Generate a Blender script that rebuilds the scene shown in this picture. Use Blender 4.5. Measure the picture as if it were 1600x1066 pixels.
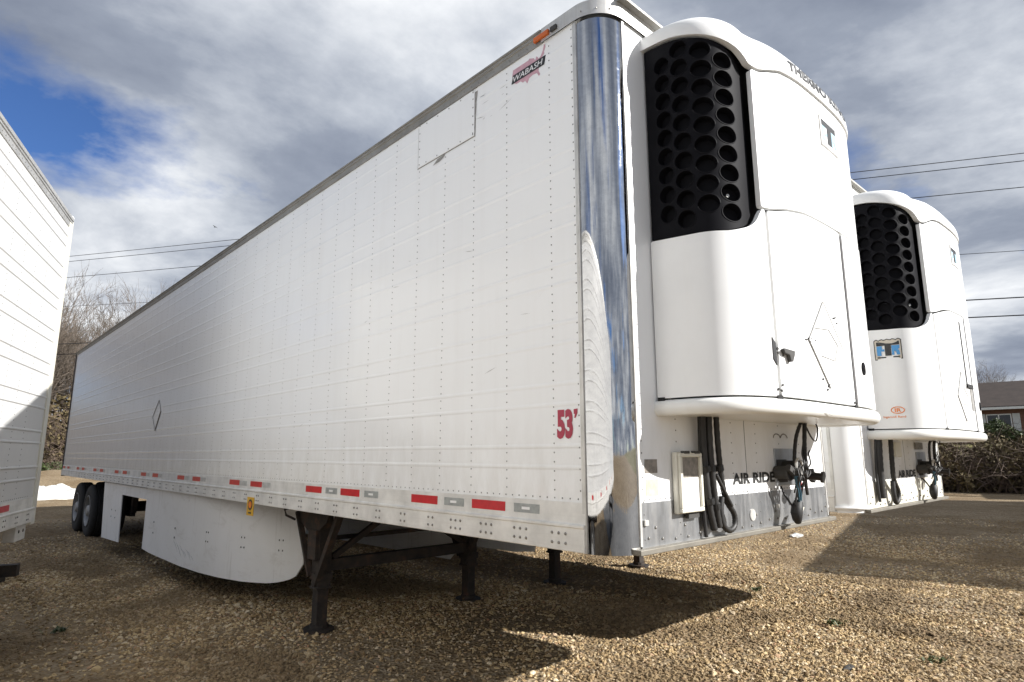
import bpy, bmesh, math, random
import numpy as np
from mathutils import Vector, Matrix

for o in list(bpy.data.objects):
    bpy.data.objects.remove(o, do_unlink=True)
S = bpy.context.scene
COL = S.collection
RND = random.Random(7)

# ------------------------------------------------------------------ camera
CAM = Vector((1.819, -2.331, 1.561))
YAW, PITCH, ROLL, FPX = math.radians(137.176), math.radians(10.354), math.radians(-0.094), 967.44
fw = Vector((math.cos(YAW) * math.cos(PITCH), math.sin(YAW) * math.cos(PITCH), math.sin(PITCH)))
rt = Vector((math.sin(YAW), -math.cos(YAW), 0))
up = rt.cross(fw)
r2 = rt * math.cos(ROLL) + up * math.sin(ROLL)
u2 = up * math.cos(ROLL) - rt * math.sin(ROLL)
cd = bpy.data.cameras.new('camera')
cam = bpy.data.objects.new('camera', cd)
COL.objects.link(cam)
cam.matrix_world = Matrix(((r2.x, u2.x, -fw.x, CAM.x), (r2.y, u2.y, -fw.y, CAM.y), (r2.z, u2.z, -fw.z, CAM.z), (0, 0, 0, 1)))
cd.sensor_width = 36
cd.lens = 36 * FPX / 1600
cd.clip_start = 0.05
cd.clip_end = 6000
S.camera = cam

# ------------------------------------------------------------------ sky and sun
SUN = Vector((1.55, 0.865, 1.0)).normalized()
w = bpy.data.worlds.new('World')
S.world = w
w.use_nodes = True
nt = w.node_tree
nt.nodes.clear()
N, LK = nt.nodes.new, nt.links.new
out = N('ShaderNodeOutputWorld')
bg = N('ShaderNodeBackground')
bg.inputs['Strength'].default_value = 1.0
LK(bg.outputs[0], out.inputs[0])
sky = N('ShaderNodeTexSky')
sky.sky_type = 'NISHITA'
sky.sun_disc = False
sky.sun_elevation = math.asin(SUN.z)
sky.sun_rotation = math.atan2(SUN.x, SUN.y)
sky.air_density = 1.0
sky.dust_density = 0.4
sky.ozone_density = 2.5
skm = N('ShaderNodeMix'); skm.data_type = 'RGBA'; skm.blend_type = 'MULTIPLY'
skm.inputs['Factor'].default_value = 1
LK(sky.outputs[0], skm.inputs['A'])
skm.inputs['B'].default_value = (0.034, 0.046, 0.068, 1)
tc = N('ShaderNodeTexCoord')
sep = N('ShaderNodeSeparateXYZ')
LK(tc.outputs['Generated'], sep.inputs[0])
def wm(op, a, b=None, c=None):
    n = N('ShaderNodeMath'); n.operation = op
    for i, x in enumerate((a, b, c)):
        if x is None: continue
        if isinstance(x, (int, float)): n.inputs[i].default_value = x
        else: LK(x, n.inputs[i])
    return n.outputs[0]
zc = wm('ADD', wm('MAXIMUM', sep.outputs[2], 0.0), 0.16)
cx = wm('DIVIDE', sep.outputs[0], zc)
cy_ = wm('DIVIDE', sep.outputs[1], zc)
cmb = N('ShaderNodeCombineXYZ')
LK(cx, cmb.inputs[0]); LK(cy_, cmb.inputs[1])
cmb.inputs[2].default_value = 3.7
def wnoise(scale, detail, rough, dist=0.0, off=(0, 0, 0)):
    mp = N('ShaderNodeMapping'); mp.inputs['Location'].default_value = off
    LK(cmb.outputs[0], mp.inputs[0])
    n = N('ShaderNodeTexNoise'); n.inputs['Scale'].default_value = scale
    n.inputs['Detail'].default_value = detail; n.inputs['Roughness'].default_value = rough
    n.inputs['Distortion'].default_value = dist
    LK(mp.outputs[0], n.inputs['Vector'])
    return n.outputs['Fac']
def wramp(fac, stops):
    r = N('ShaderNodeValToRGB')
    e = r.color_ramp.elements
    while len(e) < len(stops): e.new(0.5)
    for i, (p, c) in enumerate(stops):
        e[i].position = p; e[i].color = (*c, 1)
    LK(fac, r.inputs[0])
    return r.outputs[0]
CLOUD_OFF = (-11.25, -1.62, 0)
cov = wramp(wnoise(0.80, 8, 0.56, 0.1, CLOUD_OFF), [(0.372, (0, 0, 0)), (0.455, (1, 1, 1))])
shade = wnoise(1.05, 8, 0.58, 0.15, (-2.18, 8.86, 5.0))
ccol = wramp(shade, [(0.34, (0.125, 0.145, 0.19)), (0.45, (0.185, 0.208, 0.255)), (0.55, (0.33, 0.352, 0.39)), (0.67, (0.55, 0.563, 0.58))])
mx = N('ShaderNodeMix'); mx.data_type = 'RGBA'
LK(cov, mx.inputs['Factor']); LK(skm.outputs['Result'], mx.inputs['A']); LK(ccol, mx.inputs['B'])
LK(mx.outputs['Result'], bg.inputs[0])

sl = bpy.data.lights.new('sun', 'SUN')
sl.energy = 5.0
sl.angle = math.radians(0.53)
sl.color = (1.0, 0.972, 0.935)
so = bpy.data.objects.new('sun', sl)
so.location = SUN * 60
so.rotation_euler = SUN.to_track_quat('Z', 'Y').to_euler()
COL.objects.link(so)

S.render.engine = 'CYCLES'
S.cycles.use_denoising = True
S.cycles.max_bounces = 8
S.cycles.diffuse_bounces = 4
S.cycles.glossy_bounces = 4
S.view_settings.view_transform = 'Standard'
S.view_settings.look = 'None'
S.view_settings.gamma = 1
S.view_settings.exposure = 0.86
S.view_settings.use_curve_mapping = False

# ------------------------------------------------------------------ materials
class NT:
    def __init__(self, name):
        self.m = bpy.data.materials.new(name)
        self.m.use_nodes = True
        self.t = self.m.node_tree
        self.b = self.t.nodes['Principled BSDF']
        self.tc = self.t.nodes.new('ShaderNodeTexCoord')
    def n(self, t): return self.t.nodes.new(t)
    def l(self, a, b): self.t.links.new(a, b)
    def setv(self, k, v):
        self.b.inputs[k].default_value = v
    def vec(self, scale=(1, 1, 1), coord='Object', loc=(0, 0, 0)):
        mp = self.n('ShaderNodeMapping')
        mp.inputs['Scale'].default_value = scale
        mp.inputs['Location'].default_value = loc
        if coord == 'World':
            g = self.n('ShaderNodeNewGeometry'); self.l(g.outputs['Position'], mp.inputs[0])
        else:
            self.l(self.tc.outputs[coord], mp.inputs[0])
        return mp.outputs[0]
    def noise(self, vec, scale, detail=4, rough=0.55, dist=0):
        n = self.n('ShaderNodeTexNoise')
        n.inputs['Scale'].default_value = scale; n.inputs['Detail'].default_value = detail
        n.inputs['Roughness'].default_value = rough; n.inputs['Distortion'].default_value = dist
        self.l(vec, n.inputs['Vector'])
        return n.outputs['Fac']
    def ramp(self, fac, stops):
        r = self.n('ShaderNodeValToRGB')
        e = r.color_ramp.elements
        while len(e) < len(stops): e.new(0.5)
        for i, (p, c) in enumerate(stops):
            if not isinstance(c, (tuple, list)): c = (c, c, c)
            e[i].position = p; e[i].color = (*c, 1)
        self.l(fac, r.inputs[0])
        return r.outputs[0]
    def mix(self, fac, a, b, mode='MIX'):
        m = self.n('ShaderNodeMix'); m.data_type = 'RGBA'; m.blend_type = mode
        for k, x in (('Factor', fac), ('A', a), ('B', b)):
            if isinstance(x, (int, float)): m.inputs[k].default_value = x
            elif isinstance(x, tuple): m.inputs[k].default_value = (*x, 1)
            else: self.l(x, m.inputs[k])
        return m.outputs['Result']
    def math(self, op, a, b=0.0):
        m = self.n('ShaderNodeMath'); m.operation = op
        for i, x in enumerate((a, b)):
            if isinstance(x, (int, float)): m.inputs[i].default_value = x
            else: self.l(x, m.inputs[i])
        return m.outputs[0]
    def color(self, x):
        if isinstance(x, tuple): self.b.inputs['Base Color'].default_value = (*x, 1)
        else: self.l(x, self.b.inputs['Base Color'])
    def bump(self, h, strength=0.3, dist=0.01, prev=None):
        b = self.n('ShaderNodeBump')
        b.inputs['Strength'].default_value = strength; b.inputs['Distance'].default_value = dist
        self.l(h, b.inputs['Height'])
        if prev is not None: self.l(prev, b.inputs['Normal'])
        self.l(b.outputs[0], self.b.inputs['Normal'])
        return b.outputs[0]

def simple(name, col, rough=0.5, metal=0.0, var=0.25, scale=6.0, bump=0.0, bscale=60.0):
    m = NT(name)
    v = m.vec()
    n = m.noise(v, scale, 5, 0.6)
    c2 = tuple(c * (1 - var) for c in col)
    m.color(m.ramp(n, [(0.3, c2), (0.65, col)]))
    m.setv('Roughness', rough); m.setv('Metallic', metal)
    if bump: m.bump(m.noise(v, bscale, 3), bump, 0.004)
    return m.m

M = {}
def side_paint():
    m = NT('white trailer skin')
    v = m.vec()
    streak = m.noise(m.vec((5.0, 5.0, 0.5)), 1.6, 6, 0.62)
    blot = m.noise(v, 1.3, 5, 0.6)
    grime = m.noise(m.vec((1.0, 1.0, 0.8)), 9, 6, 0.7)
    c = m.ramp(streak, [(0.2, (0.815, 0.82, 0.815)), (0.5, (0.85, 0.86, 0.86))])
    c = m.mix(m.ramp(blot, [(0.45, 0.0), (0.8, 0.30)]), c, (0.80, 0.80, 0.79))
    c = m.mix(m.ramp(grime, [(0.64, 0.0), (0.80, 0.22)]), c, (0.62, 0.60, 0.56))
    # road dirt along the lowest band of the skin
    sp = m.n('ShaderNodeSeparateXYZ'); m.l(m.tc.outputs['Object'], sp.inputs[0])
    low = m.math('SUBTRACT', 1.0, m.math('DIVIDE', m.math('SUBTRACT', sp.outputs[2], 1.3), 0.55))
    low = m.math('MULTIPLY', m.math('MAXIMUM', low, 0.0), m.ramp(m.noise(m.vec((3, 3, 1)), 3.0, 6, 0.7), [(0.35, 0.0), (0.75, 0.55)]))
    c = m.mix(low, c, (0.50, 0.48, 0.43))
    m.color(c)
    m.l(m.ramp(grime, [(0.4, 0.14), (0.75, 0.26)]), m.b.inputs['Roughness'])
    m.bump(m.noise(m.vec((1.6, 1.6, 0.9)), 1.0, 2, 0.4), 0.14, 0.006)
    return m.m
M['skin'] = side_paint()
def gel(name, col, wear=0.5):
    m = NT(name)
    v = m.vec()
    n = m.noise(v, 2.2, 6, 0.6)
    s = m.noise(m.vec((9, 9, 0.7)), 2.0, 5, 0.65)
    c = m.ramp(n, [(0.3, tuple(x * 0.93 for x in col)), (0.6, col)])
    c = m.mix(m.ramp(s, [(0.55, 0.0), (0.8, wear * 0.5)]), c, tuple(x * y for x, y in zip(col, (0.8, 0.77, 0.70))))
    f = m.noise(v, 34, 4, 0.7)
    c = m.mix(m.ramp(f, [(0.70, 0.0), (0.78, wear)]), c, (0.42, 0.40, 0.36))
    m.color(c)
    m.setv('Roughness', 0.32)
    m.bump(m.noise(v, 3.0, 2), 0.15, 0.01)
    return m.m
M['gel'] = gel('white moulded cover', (0.81, 0.815, 0.805), 0.22)
M['tray'] = gel('scuffed white bumper', (0.76, 0.755, 0.72), 0.4)
M['cream'] = gel('aged cream plastic', (0.68, 0.66, 0.57), 0.6)
def skirt_mat():
    m = NT('dusty white skirt panel')
    v = m.vec()
    c = m.ramp(m.noise(v, 1.4, 6, 0.62), [(0.3, (0.76, 0.755, 0.73)), (0.62, (0.82, 0.815, 0.80))])
    c = m.mix(m.ramp(m.noise(m.vec((1, 1, 2.2)), 2.6, 8, 0.72, 0.6), [(0.54, 0.0), (0.74, 0.5)]), c, (0.48, 0.45, 0.40))
    c = m.mix(m.ramp(m.noise(m.vec((14, 14, 1.2)), 1.0, 5, 0.7), [(0.58, 0.0), (0.75, 0.4)]), c, (0.36, 0.33, 0.28))
    m.color(c); m.setv('Roughness', 0.5)
    m.bump(m.noise(m.vec((1.2, 1.2, 1.2)), 1.5, 3), 0.25, 0.02)
    return m.m
M['skirt'] = skirt_mat()
M['cwhite'] = gel('weathered white skin', (0.62, 0.62, 0.61), 0.6)
def alu(name, col, rough, streakdir=(40, 40, 1), dirt=0.4):
    m = NT(name)
    s = m.noise(m.vec(streakdir), 1.5, 6, 0.65)
    b = m.noise(m.vec(), 5, 6, 0.65)
    c = m.ramp(b, [(0.3, tuple(x * 0.72 for x in col)), (0.62, col)])
    c = m.mix(m.ramp(s, [(0.5, 0.0), (0.85, dirt)]), c, (0.36, 0.33, 0.28))
    m.color(c)
    m.setv('Metallic', 0.75)
    m.l(m.ramp(s, [(0.3, rough), (0.75, min(1, rough + 0.25))]), m.b.inputs['Roughness'])
    m.bump(m.noise(m.vec(), 25, 4, 0.6), 0.15, 0.003)
    return m.m
M['alu'] = alu('weathered aluminium', (0.66, 0.65, 0.62), 0.42)
M['alux'] = alu('dull mill aluminium rail', (0.75, 0.74, 0.705), 0.45, (1, 30, 30), 0.25)
M['alux'].node_tree.nodes['Principled BSDF'].inputs['Metallic'].default_value = 0.1
M['aludark'] = alu('grimy aluminium rail', (0.36, 0.35, 0.325), 0.55, (1.5, 20, 20), 0.7)
M['alufront'] = alu('scuffed aluminium kick plate', (0.44, 0.45, 0.46), 0.30, (10, 10, 1.5), 0.55)
M['alufront'].node_tree.nodes['Principled BSDF'].inputs['Metallic'].default_value = 0.9
def chrome():
    m = NT('polished stainless')
    s = m.noise(m.vec((16, 16, 1.2)), 1.0, 4, 0.6)
    sc = m.noise(m.vec((9, 9, 9)), 3.0, 6, 0.7)
    m.color(m.ramp(sc, [(0.35, (0.46, 0.46, 0.465)), (0.6, (0.54, 0.54, 0.54))]))
    m.setv('Metallic', 1.0)
    m.l(m.ramp(sc, [(0.5, 0.03), (0.75, 0.08)]), m.b.inputs['Roughness'])
    wv = m.noise(m.vec((5, 5, 3.2)), 1.0, 3, 0.5, 1.2)
    b1 = m.bump(s, 0.06, 0.004)
    m.bump(wv, 0.045, 0.006, b1)
    return m.m
M['chrome'] = chrome()
M['flange'] = alu('dirty lower edge', (0.24, 0.225, 0.195), 0.6, (3, 3, 3), 0.7)
M['rivet'] = simple('grey rivet', (0.26, 0.26, 0.25), 0.45, 0.6)
M['bolt'] = simple('dull bolt', (0.30, 0.29, 0.27), 0.45, 0.8)
M['grille'] = simple('black grille plastic', (0.009, 0.009, 0.011), 0.55, 0, 0.3, 8)
M['grille'].node_tree.nodes['Principled BSDF'].inputs['Specular IOR Level'].default_value = 0.05
M['black'] = simple('black rubber', (0.016, 0.016, 0.016), 0.6, 0, 0.4, 12, 0.1, 90)
M['gap'] = simple('dark gap', (0.01, 0.01, 0.01), 0.8)
M['hose'] = simple('black corrugated hose', (0.022, 0.021, 0.02), 0.55, 0, 0.4, 20)
M['tyre'] = simple('dusty tyre rubber', (0.022, 0.021, 0.02), 0.85, 0, 0.4, 9, 0.3, 40)
M['rim'] = alu('dull wheel rim', (0.36, 0.36, 0.36), 0.5, (6, 6, 6), 0.5)
def rusty():
    m = NT('rusty dark steel')
    n = m.noise(m.vec(), 7, 7, 0.7)
    m.color(m.ramp(n, [(0.35, (0.018, 0.017, 0.016)), (0.55, (0.045, 0.035, 0.028)), (0.75, (0.12, 0.06, 0.035))]))
    m.setv('Roughness', 0.75); m.setv('Metallic', 0.2)
    m.bump(m.noise(m.vec(), 45, 4), 0.3, 0.004)
    return m.m
M['steel'] = rusty()
M['red'] = simple('red reflective tape', (0.55, 0.012, 0.018), 0.35, 0, 0.25, 20)
M['silver'] = simple('worn silver reflective tape', (0.52, 0.53, 0.52), 0.4, 0.1, 0.3, 25)
M['greytape'] = simple('faded silver tape', (0.36, 0.38, 0.37), 0.45, 0.1, 0.3, 25)
M['amber'] = simple('amber lens', (0.62, 0.13, 0.015), 0.2)
M['num'] = simple('red number film', (0.40, 0.018, 0.055), 0.4, 0, 0.15)
M['pink'] = simple('faded map film', (0.60, 0.36, 0.42), 0.5, 0, 0.25, 25)
M['ink'] = simple('black film', (0.015, 0.015, 0.015), 0.4)
M['ink2'] = simple('stencilled black paint', (0.02, 0.02, 0.02), 0.6)
M['whitefilm'] = simple('white film', (0.80, 0.80, 0.80), 0.4, 0, 0.05)
M['blue'] = simple('blue film', (0.07, 0.30, 0.62), 0.4, 0, 0.1)
M['paleblue'] = simple('sun faded blue film', (0.34, 0.52, 0.62), 0.4, 0, 0.1)
M['tan'] = simple('pale tan film', (0.58, 0.53, 0.44), 0.5, 0, 0.1)
M['orange'] = simple('orange film', (0.80, 0.22, 0.015), 0.4, 0, 0.1)
M['yellow'] = simple('yellow warning film', (0.72, 0.42, 0.03), 0.45, 0, 0.15)
M['ystain'] = simple('yellowed sticker', (0.72, 0.68, 0.44), 0.5, 0, 0.35, 18)
M['brownfilm'] = simple('bleached brown sticker', (0.30, 0.27, 0.23), 0.5, 0, 0.5, 30)
M['paper'] = simple('registration papers', (0.74, 0.73, 0.70), 0.6, 0, 0.1, 30)
M['wireblue'] = simple('blue cable', (0.03, 0.085, 0.12), 0.45)
M['wirered'] = simple('red cable', (0.42, 0.03, 0.03), 0.45)
M['scuff'] = simple('dark scuff', (0.05, 0.048, 0.045), 0.7)
M['lightgrey'] = simple('light grey edge', (0.42, 0.42, 0.41), 0.5)
M['scuffg'] = simple('grey scrape', (0.33, 0.32, 0.30), 0.6, 0, 0.5, 40)
M['wood'] = simple('weathered timber', (0.075, 0.062, 0.05), 0.85, 0, 0.5, 6, 0.4, 30)
M['tarp'] = simple('white tarpaulin', (0.60, 0.60, 0.57), 0.55, 0, 0.35, 2.5)
M['wire'] = simple('overhead wire', (0.03, 0.03, 0.035), 0.7)
M['bark'] = simple('grey brown bark', (0.17, 0.135, 0.105), 0.9, 0, 0.4, 3, 0.4, 20)
M['twig'] = simple('grey brown twigs', (0.135, 0.108, 0.085), 0.9, 0, 0.4, 0.6)
M['twig2'] = simple('grey brown brambles', (0.14, 0.10, 0.075), 0.9, 0, 0.5, 0.9)
M['deadleaf'] = simple('dry bramble leaves', (0.15, 0.115, 0.052), 0.85, 0, 0.6, 1.1)
M['leaf'] = simple('green hedge leaves', (0.075, 0.105, 0.03), 0.6, 0, 0.6, 1.3)
M['shingle'] = simple('brown roof shingles', (0.055, 0.04, 0.033), 0.9, 0, 0.35, 2.0, 0.5, 9)
M['brick'] = simple('brown brick', (0.20, 0.10, 0.07), 0.85, 0, 0.3, 4)
M['frame'] = simple('white painted frame', (0.78, 0.78, 0.76), 0.5, 0, 0.05)
M['shutter'] = simple('pale shutter', (0.62, 0.63, 0.62), 0.6, 0, 0.1)
def glass_dark():
    m = NT('window glass'); m.color((0.03, 0.035, 0.04)); m.setv('Roughness', 0.06); return m.m
M['glass'] = glass_dark()
def clearplastic():
    m = NT('clouded clear plastic'); m.color((0.55, 0.52, 0.46)); m.setv('Roughness', 0.22)
    m.setv('Transmission Weight', 0.0); m.setv('Alpha', 0.35); return m.m
M['clear'] = clearplastic()

# ------------------------------------------------------------------ mesh helpers
class MB:
    def __init__(self): self.v = []; self.f = []
    def add(self, vs, fs):
        b = len(self.v)
        self.v.extend(tuple(p) for p in vs)
        self.f.extend(tuple(i + b for i in f) for f in fs)
        return self
    def box(self, x0, x1, y0, y1, z0, z1):
        return self.add([(x0, y0, z0), (x1, y0, z0), (x1, y1, z0), (x0, y1, z0), (x0, y0, z1), (x1, y0, z1), (x1, y1, z1), (x0, y1, z1)],
                        [(0, 3, 2, 1), (4, 5, 6, 7), (0, 1, 5, 4), (1, 2, 6, 5), (2, 3, 7, 6), (3, 0, 4, 7)])
    def beam(self, p0, p1, w, h, upv=(0, 0, 1)):
        p0, p1 = Vector(p0), Vector(p1)
        d = (p1 - p0).normalized()
        u = Vector(upv)
        if abs(d.dot(u)) > 0.98: u = Vector((1, 0, 0))
        s = d.cross(u).normalized() * (w / 2)
        u = s.cross(d).normalized() * (h / 2)
        vs = [p + a * s + b * u for p in (p0, p1) for a, b in ((-1, -1), (1, -1), (1, 1), (-1, 1))]
        return self.add(vs, [(0, 1, 2, 3), (7, 6, 5, 4), (0, 4, 5, 1), (1, 5, 6, 2), (2, 6, 7, 3), (3, 7, 4, 0)])
    def cyl(self, p0, p1, r0, r1=None, n=16, caps=True):
        return self.tube([p0, p1], [r0, r0 if r1 is None else r1], n, caps)
    def tube(self, pts, r, n=8, caps=True):
        pts = [Vector(p) for p in pts]
        if isinstance(r, (int, float)): r = [r] * len(pts)
        rings = []
        ref = None
        for i, p in enumerate(pts):
            d = (pts[min(i + 1, len(pts) - 1)] - pts[max(i - 1, 0)]).normalized()
            if ref is None:
                ref = Vector((0, 0, 1)) if abs(d.z) < 0.9 else Vector((1, 0, 0))
            a = d.cross(ref).normalized()
            b = d.cross(a).normalized()
            ref = a.cross(d)
            rings.append([p + (a * math.cos(2 * math.pi * k / n) + b * math.sin(2 * math.pi * k / n)) * r[i] for k in range(n)])
        vs = [q for ring in rings for q in ring]
        fs = []
        for i in range(len(rings) - 1):
            for k in range(n):
                fs.append((i * n + k, i * n + (k + 1) % n, (i + 1) * n + (k + 1) % n, (i + 1) * n + k))
        if caps:
            fs.append(tuple(range(n))[::-1]); fs.append(tuple((len(rings) - 1) * n + k for k in range(n)))
        return self.add(vs, fs)
    def prism(self, poly, fn, t0, t1):
        """poly in 2D; fn(u, v, t) gives the point"""
        n = len(poly)
        vs = [fn(u, v, t0) for u, v in poly] + [fn(u, v, t1) for u, v in poly]
        fs = [tuple(range(n))[::-1], tuple(range(n, 2 * n))] + [(i, (i + 1) % n, n + (i + 1) % n, n + i) for i in range(n)]
        return self.add(vs, fs)
    def sweep(self, prof, rows, closed=True, caps=True):
        """rows: list of functions giving points for the profile"""
        n = len(prof)
        vs = []
        for fn in rows: vs.extend(fn(a, b) for a, b in prof)
        fs = []
        m = n if closed else n - 1
        for i in range(len(rows) - 1):
            for k in range(m):
                fs.append((i * n + k, i * n + (k + 1) % n, (i + 1) * n + (k + 1) % n, (i + 1) * n + k))
        if caps and closed:
            fs.append(tuple(range(n))[::-1]); fs.append(tuple((len(rows) - 1) * n + k for k in range(n)))
        return self.add(vs, fs)
    def domes(self, pts, axis, sign, r, h):
        """small rivet heads on a flat side"""
        a, b = [i for i in range(3) if i != axis]
        for p in pts:
            vs = []
            for rr, hh in ((r, 0.0), (r * 0.7, h * 0.75)):
                for k in range(6):
                    q = [p[0], p[1], p[2]]
                    q[a] += rr * math.cos(k * math.pi / 3); q[b] += rr * math.sin(k * math.pi / 3); q[axis] += sign * hh
                    vs.append(q)
            q = [p[0], p[1], p[2]]; q[axis] += sign * h
            vs.append(q)
            fs = [(k, (k + 1) % 6, 6 + (k + 1) % 6, 6 + k) for k in range(6)] + [(6 + k, 6 + (k + 1) % 6, 12) for k in range(6)]
            self.add(vs, fs)
        return self
    def mesh(self, name, mat, smooth=None, recalc=True):
        me = bpy.data.meshes.new(name)
        me.from_pydata([tuple(map(float, p)) for p in self.v], [], self.f)
        if recalc:
            bm = bmesh.new(); bm.from_mesh(me)
            bmesh.ops.recalc_face_normals(bm, faces=bm.faces)
            bm.to_mesh(me); bm.free()
        if isinstance(mat, (list, tuple)):
            for x in mat: me.materials.append(x)
        else: me.materials.append(mat)
        if smooth is not None:
            me.shade_smooth()
            me.set_sharp_from_angle(angle=math.radians(smooth))
        return me
    def build(self, name, mat, parent=None, smooth=None, bevel=None, recalc=True, kind=None):
        ob = bpy.data.objects.new(name, self.mesh(name, mat, smooth, recalc))
        COL.objects.link(ob)
        if parent is not None: ob.parent = parent
        if bevel:
            bv = ob.modifiers.new('bevel', 'BEVEL'); bv.width = bevel; bv.segments = 2
            bv.limit_method = 'ANGLE'; bv.angle_limit = math.radians(35)
        if kind: ob['kind'] = kind
        return ob

def empty(name, loc=(0, 0, 0), rz=0.0):
    o = bpy.data.objects.new(name, None)
    o.empty_display_size = 0.3
    COL.objects.link(o)
    o.location = loc; o.rotation_euler = (0, 0, rz)
    return o
def tag(o, label, cat, group=None, kind=None):
    if label: o['label'] = label
    if cat: o['category'] = cat
    if group: o['group'] = group
    if kind: o['kind'] = kind
    return o
def copy_tree(o, parent=None):
    c = o.copy(); COL.objects.link(c)
    if parent is not None: c.parent = parent
    for ch in list(o.children): copy_tree(ch, c)
    return c

def text_geo(s, size, bold=0.0, shear=0.0, xs=1.0, spacing=1.0):
    cu = bpy.data.curves.new('txt', 'FONT')
    cu.body = s; cu.size = size; cu.offset = bold * size; cu.shear = shear
    cu.space_character = spacing; cu.resolution_u = 3
    ob = bpy.data.objects.new('txt', cu)
    COL.objects.link(ob)
    dg = bpy.context.evaluated_depsgraph_get()
    me = bpy.data.meshes.new_from_object(ob.evaluated_get(dg))
    vs = [(v.co.x * xs, v.co.y) for v in me.vertices]
    fs = [tuple(p.vertices) for p in me.polygons]
    bpy.data.objects.remove(ob, do_unlink=True); bpy.data.curves.remove(cu); bpy.data.meshes.remove(me)
    x0 = min(v[0] for v in vs); y0 = min(v[1] for v in vs)
    vs = [(a - x0, b - y0) for a, b in vs]
    return vs, fs
def text_fit(s, wd, ht, bold=0.0, shear=0.0, spacing=1.0):
    vs, fs = text_geo(s, 1.0, bold, shear, 1.0, spacing)
    mw = max(v[0] for v in vs); mh = max(v[1] for v in vs)
    return [(a / mw * wd, b / mh * ht) for a, b in vs], fs
def decal(name, geo, fn, mat, parent):
    vs, fs = geo
    return MB().add([fn(u, v) for u, v in vs], fs).build(name, mat, parent, recalc=False)
def poly_geo(poly): return poly, [tuple(range(len(poly)))]

def interp(tab):
    xs = [a for a, b in tab]; ys = [b for a, b in tab]
    n = len(xs)
    d = [(ys[i + 1] - ys[i]) / (xs[i + 1] - xs[i]) for i in range(n - 1)]
    t = [d[0]] + [0.0 if d[i - 1] * d[i] <= 0 else 2 * d[i - 1] * d[i] / (d[i - 1] + d[i]) for i in range(1, n - 1)] + [d[-1]]
    def f(s):
        if s <= xs[0]: return float(ys[0])
        if s >= xs[-1]: return float(ys[-1])
        i = max(j for j in range(n - 1) if xs[j] <= s)
        h = xs[i + 1] - xs[i]; u = (s - xs[i]) / h
        return float((1 + 2 * u) * (1 - u) ** 2 * ys[i] + u * (1 - u) ** 2 * h * t[i] + u * u * (3 - 2 * u) * ys[i + 1] + u * u * (u - 1) * h * t[i + 1])
    return f

# ------------------------------------------------------------------ ground
def smooth01(t):
    t = max(0.0, min(1.0, t)); return t * t * (3 - 2 * t)
def hgt(x, y):
    h = 0.018 * math.sin(1.1 * x + 0.6 * y) * math.sin(0.7 * y - 0.4 * x + 1.0) + 0.012 * math.sin(2.9 * x - 1.7 * y) * math.sin(2.3 * y + 0.8)
    d = math.hypot(x + 4, y - 2)
    for c, wd in ((0.75, 0.22), (-0.95, 0.22), (3.9, 0.22), (5.4, 0.22)):
        e = (y - c - 0.10 * (x + 2) - 0.25 * math.sin(0.5 * x)) / wd
        h += -0.022 * math.exp(-e * e) + 0.012 * math.exp(-(abs(e) - 1.7) ** 2 * 2)
    h *= 1.0 - smooth01((d - 40) / 30)
    h += 2.3 * smooth01((y - 34) / 18) * smooth01((x + 80) / 40)
    # low heap of earth at the back of the yard
    h += 0.75 * math.exp(-(((x + 36) / 4.5) ** 2 + ((y - 4.2) / 4.5) ** 2)) + 0.5 * math.exp(-(((x + 40) / 4) ** 2 + ((y - 0.5) / 3.0) ** 2))
    return h
def axis_pts(lo, hi, step, far):
    a = list(np.arange(lo, hi + 1e-6, step))
    s = step; p = hi; right = []
    while p < far: s *= 1.28; p += s; right.append(p)
    s = step; p = lo; left = []
    while p > -far: s *= 1.28; p -= s; left.append(p)
    return left[::-1] + a + right
gx = axis_pts(-20, 8, 0.16, 2500); gy = axis_pts(-8, 18, 0.16, 2500)
gv = [(x, y, hgt(x, y)) for x in gx for y in gy]
ny = len(gy)
gf = [(i * ny + j, (i + 1) * ny + j, (i + 1) * ny + j + 1, i * ny + j + 1) for i in range(len(gx) - 1) for j in range(ny - 1)]

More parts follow.
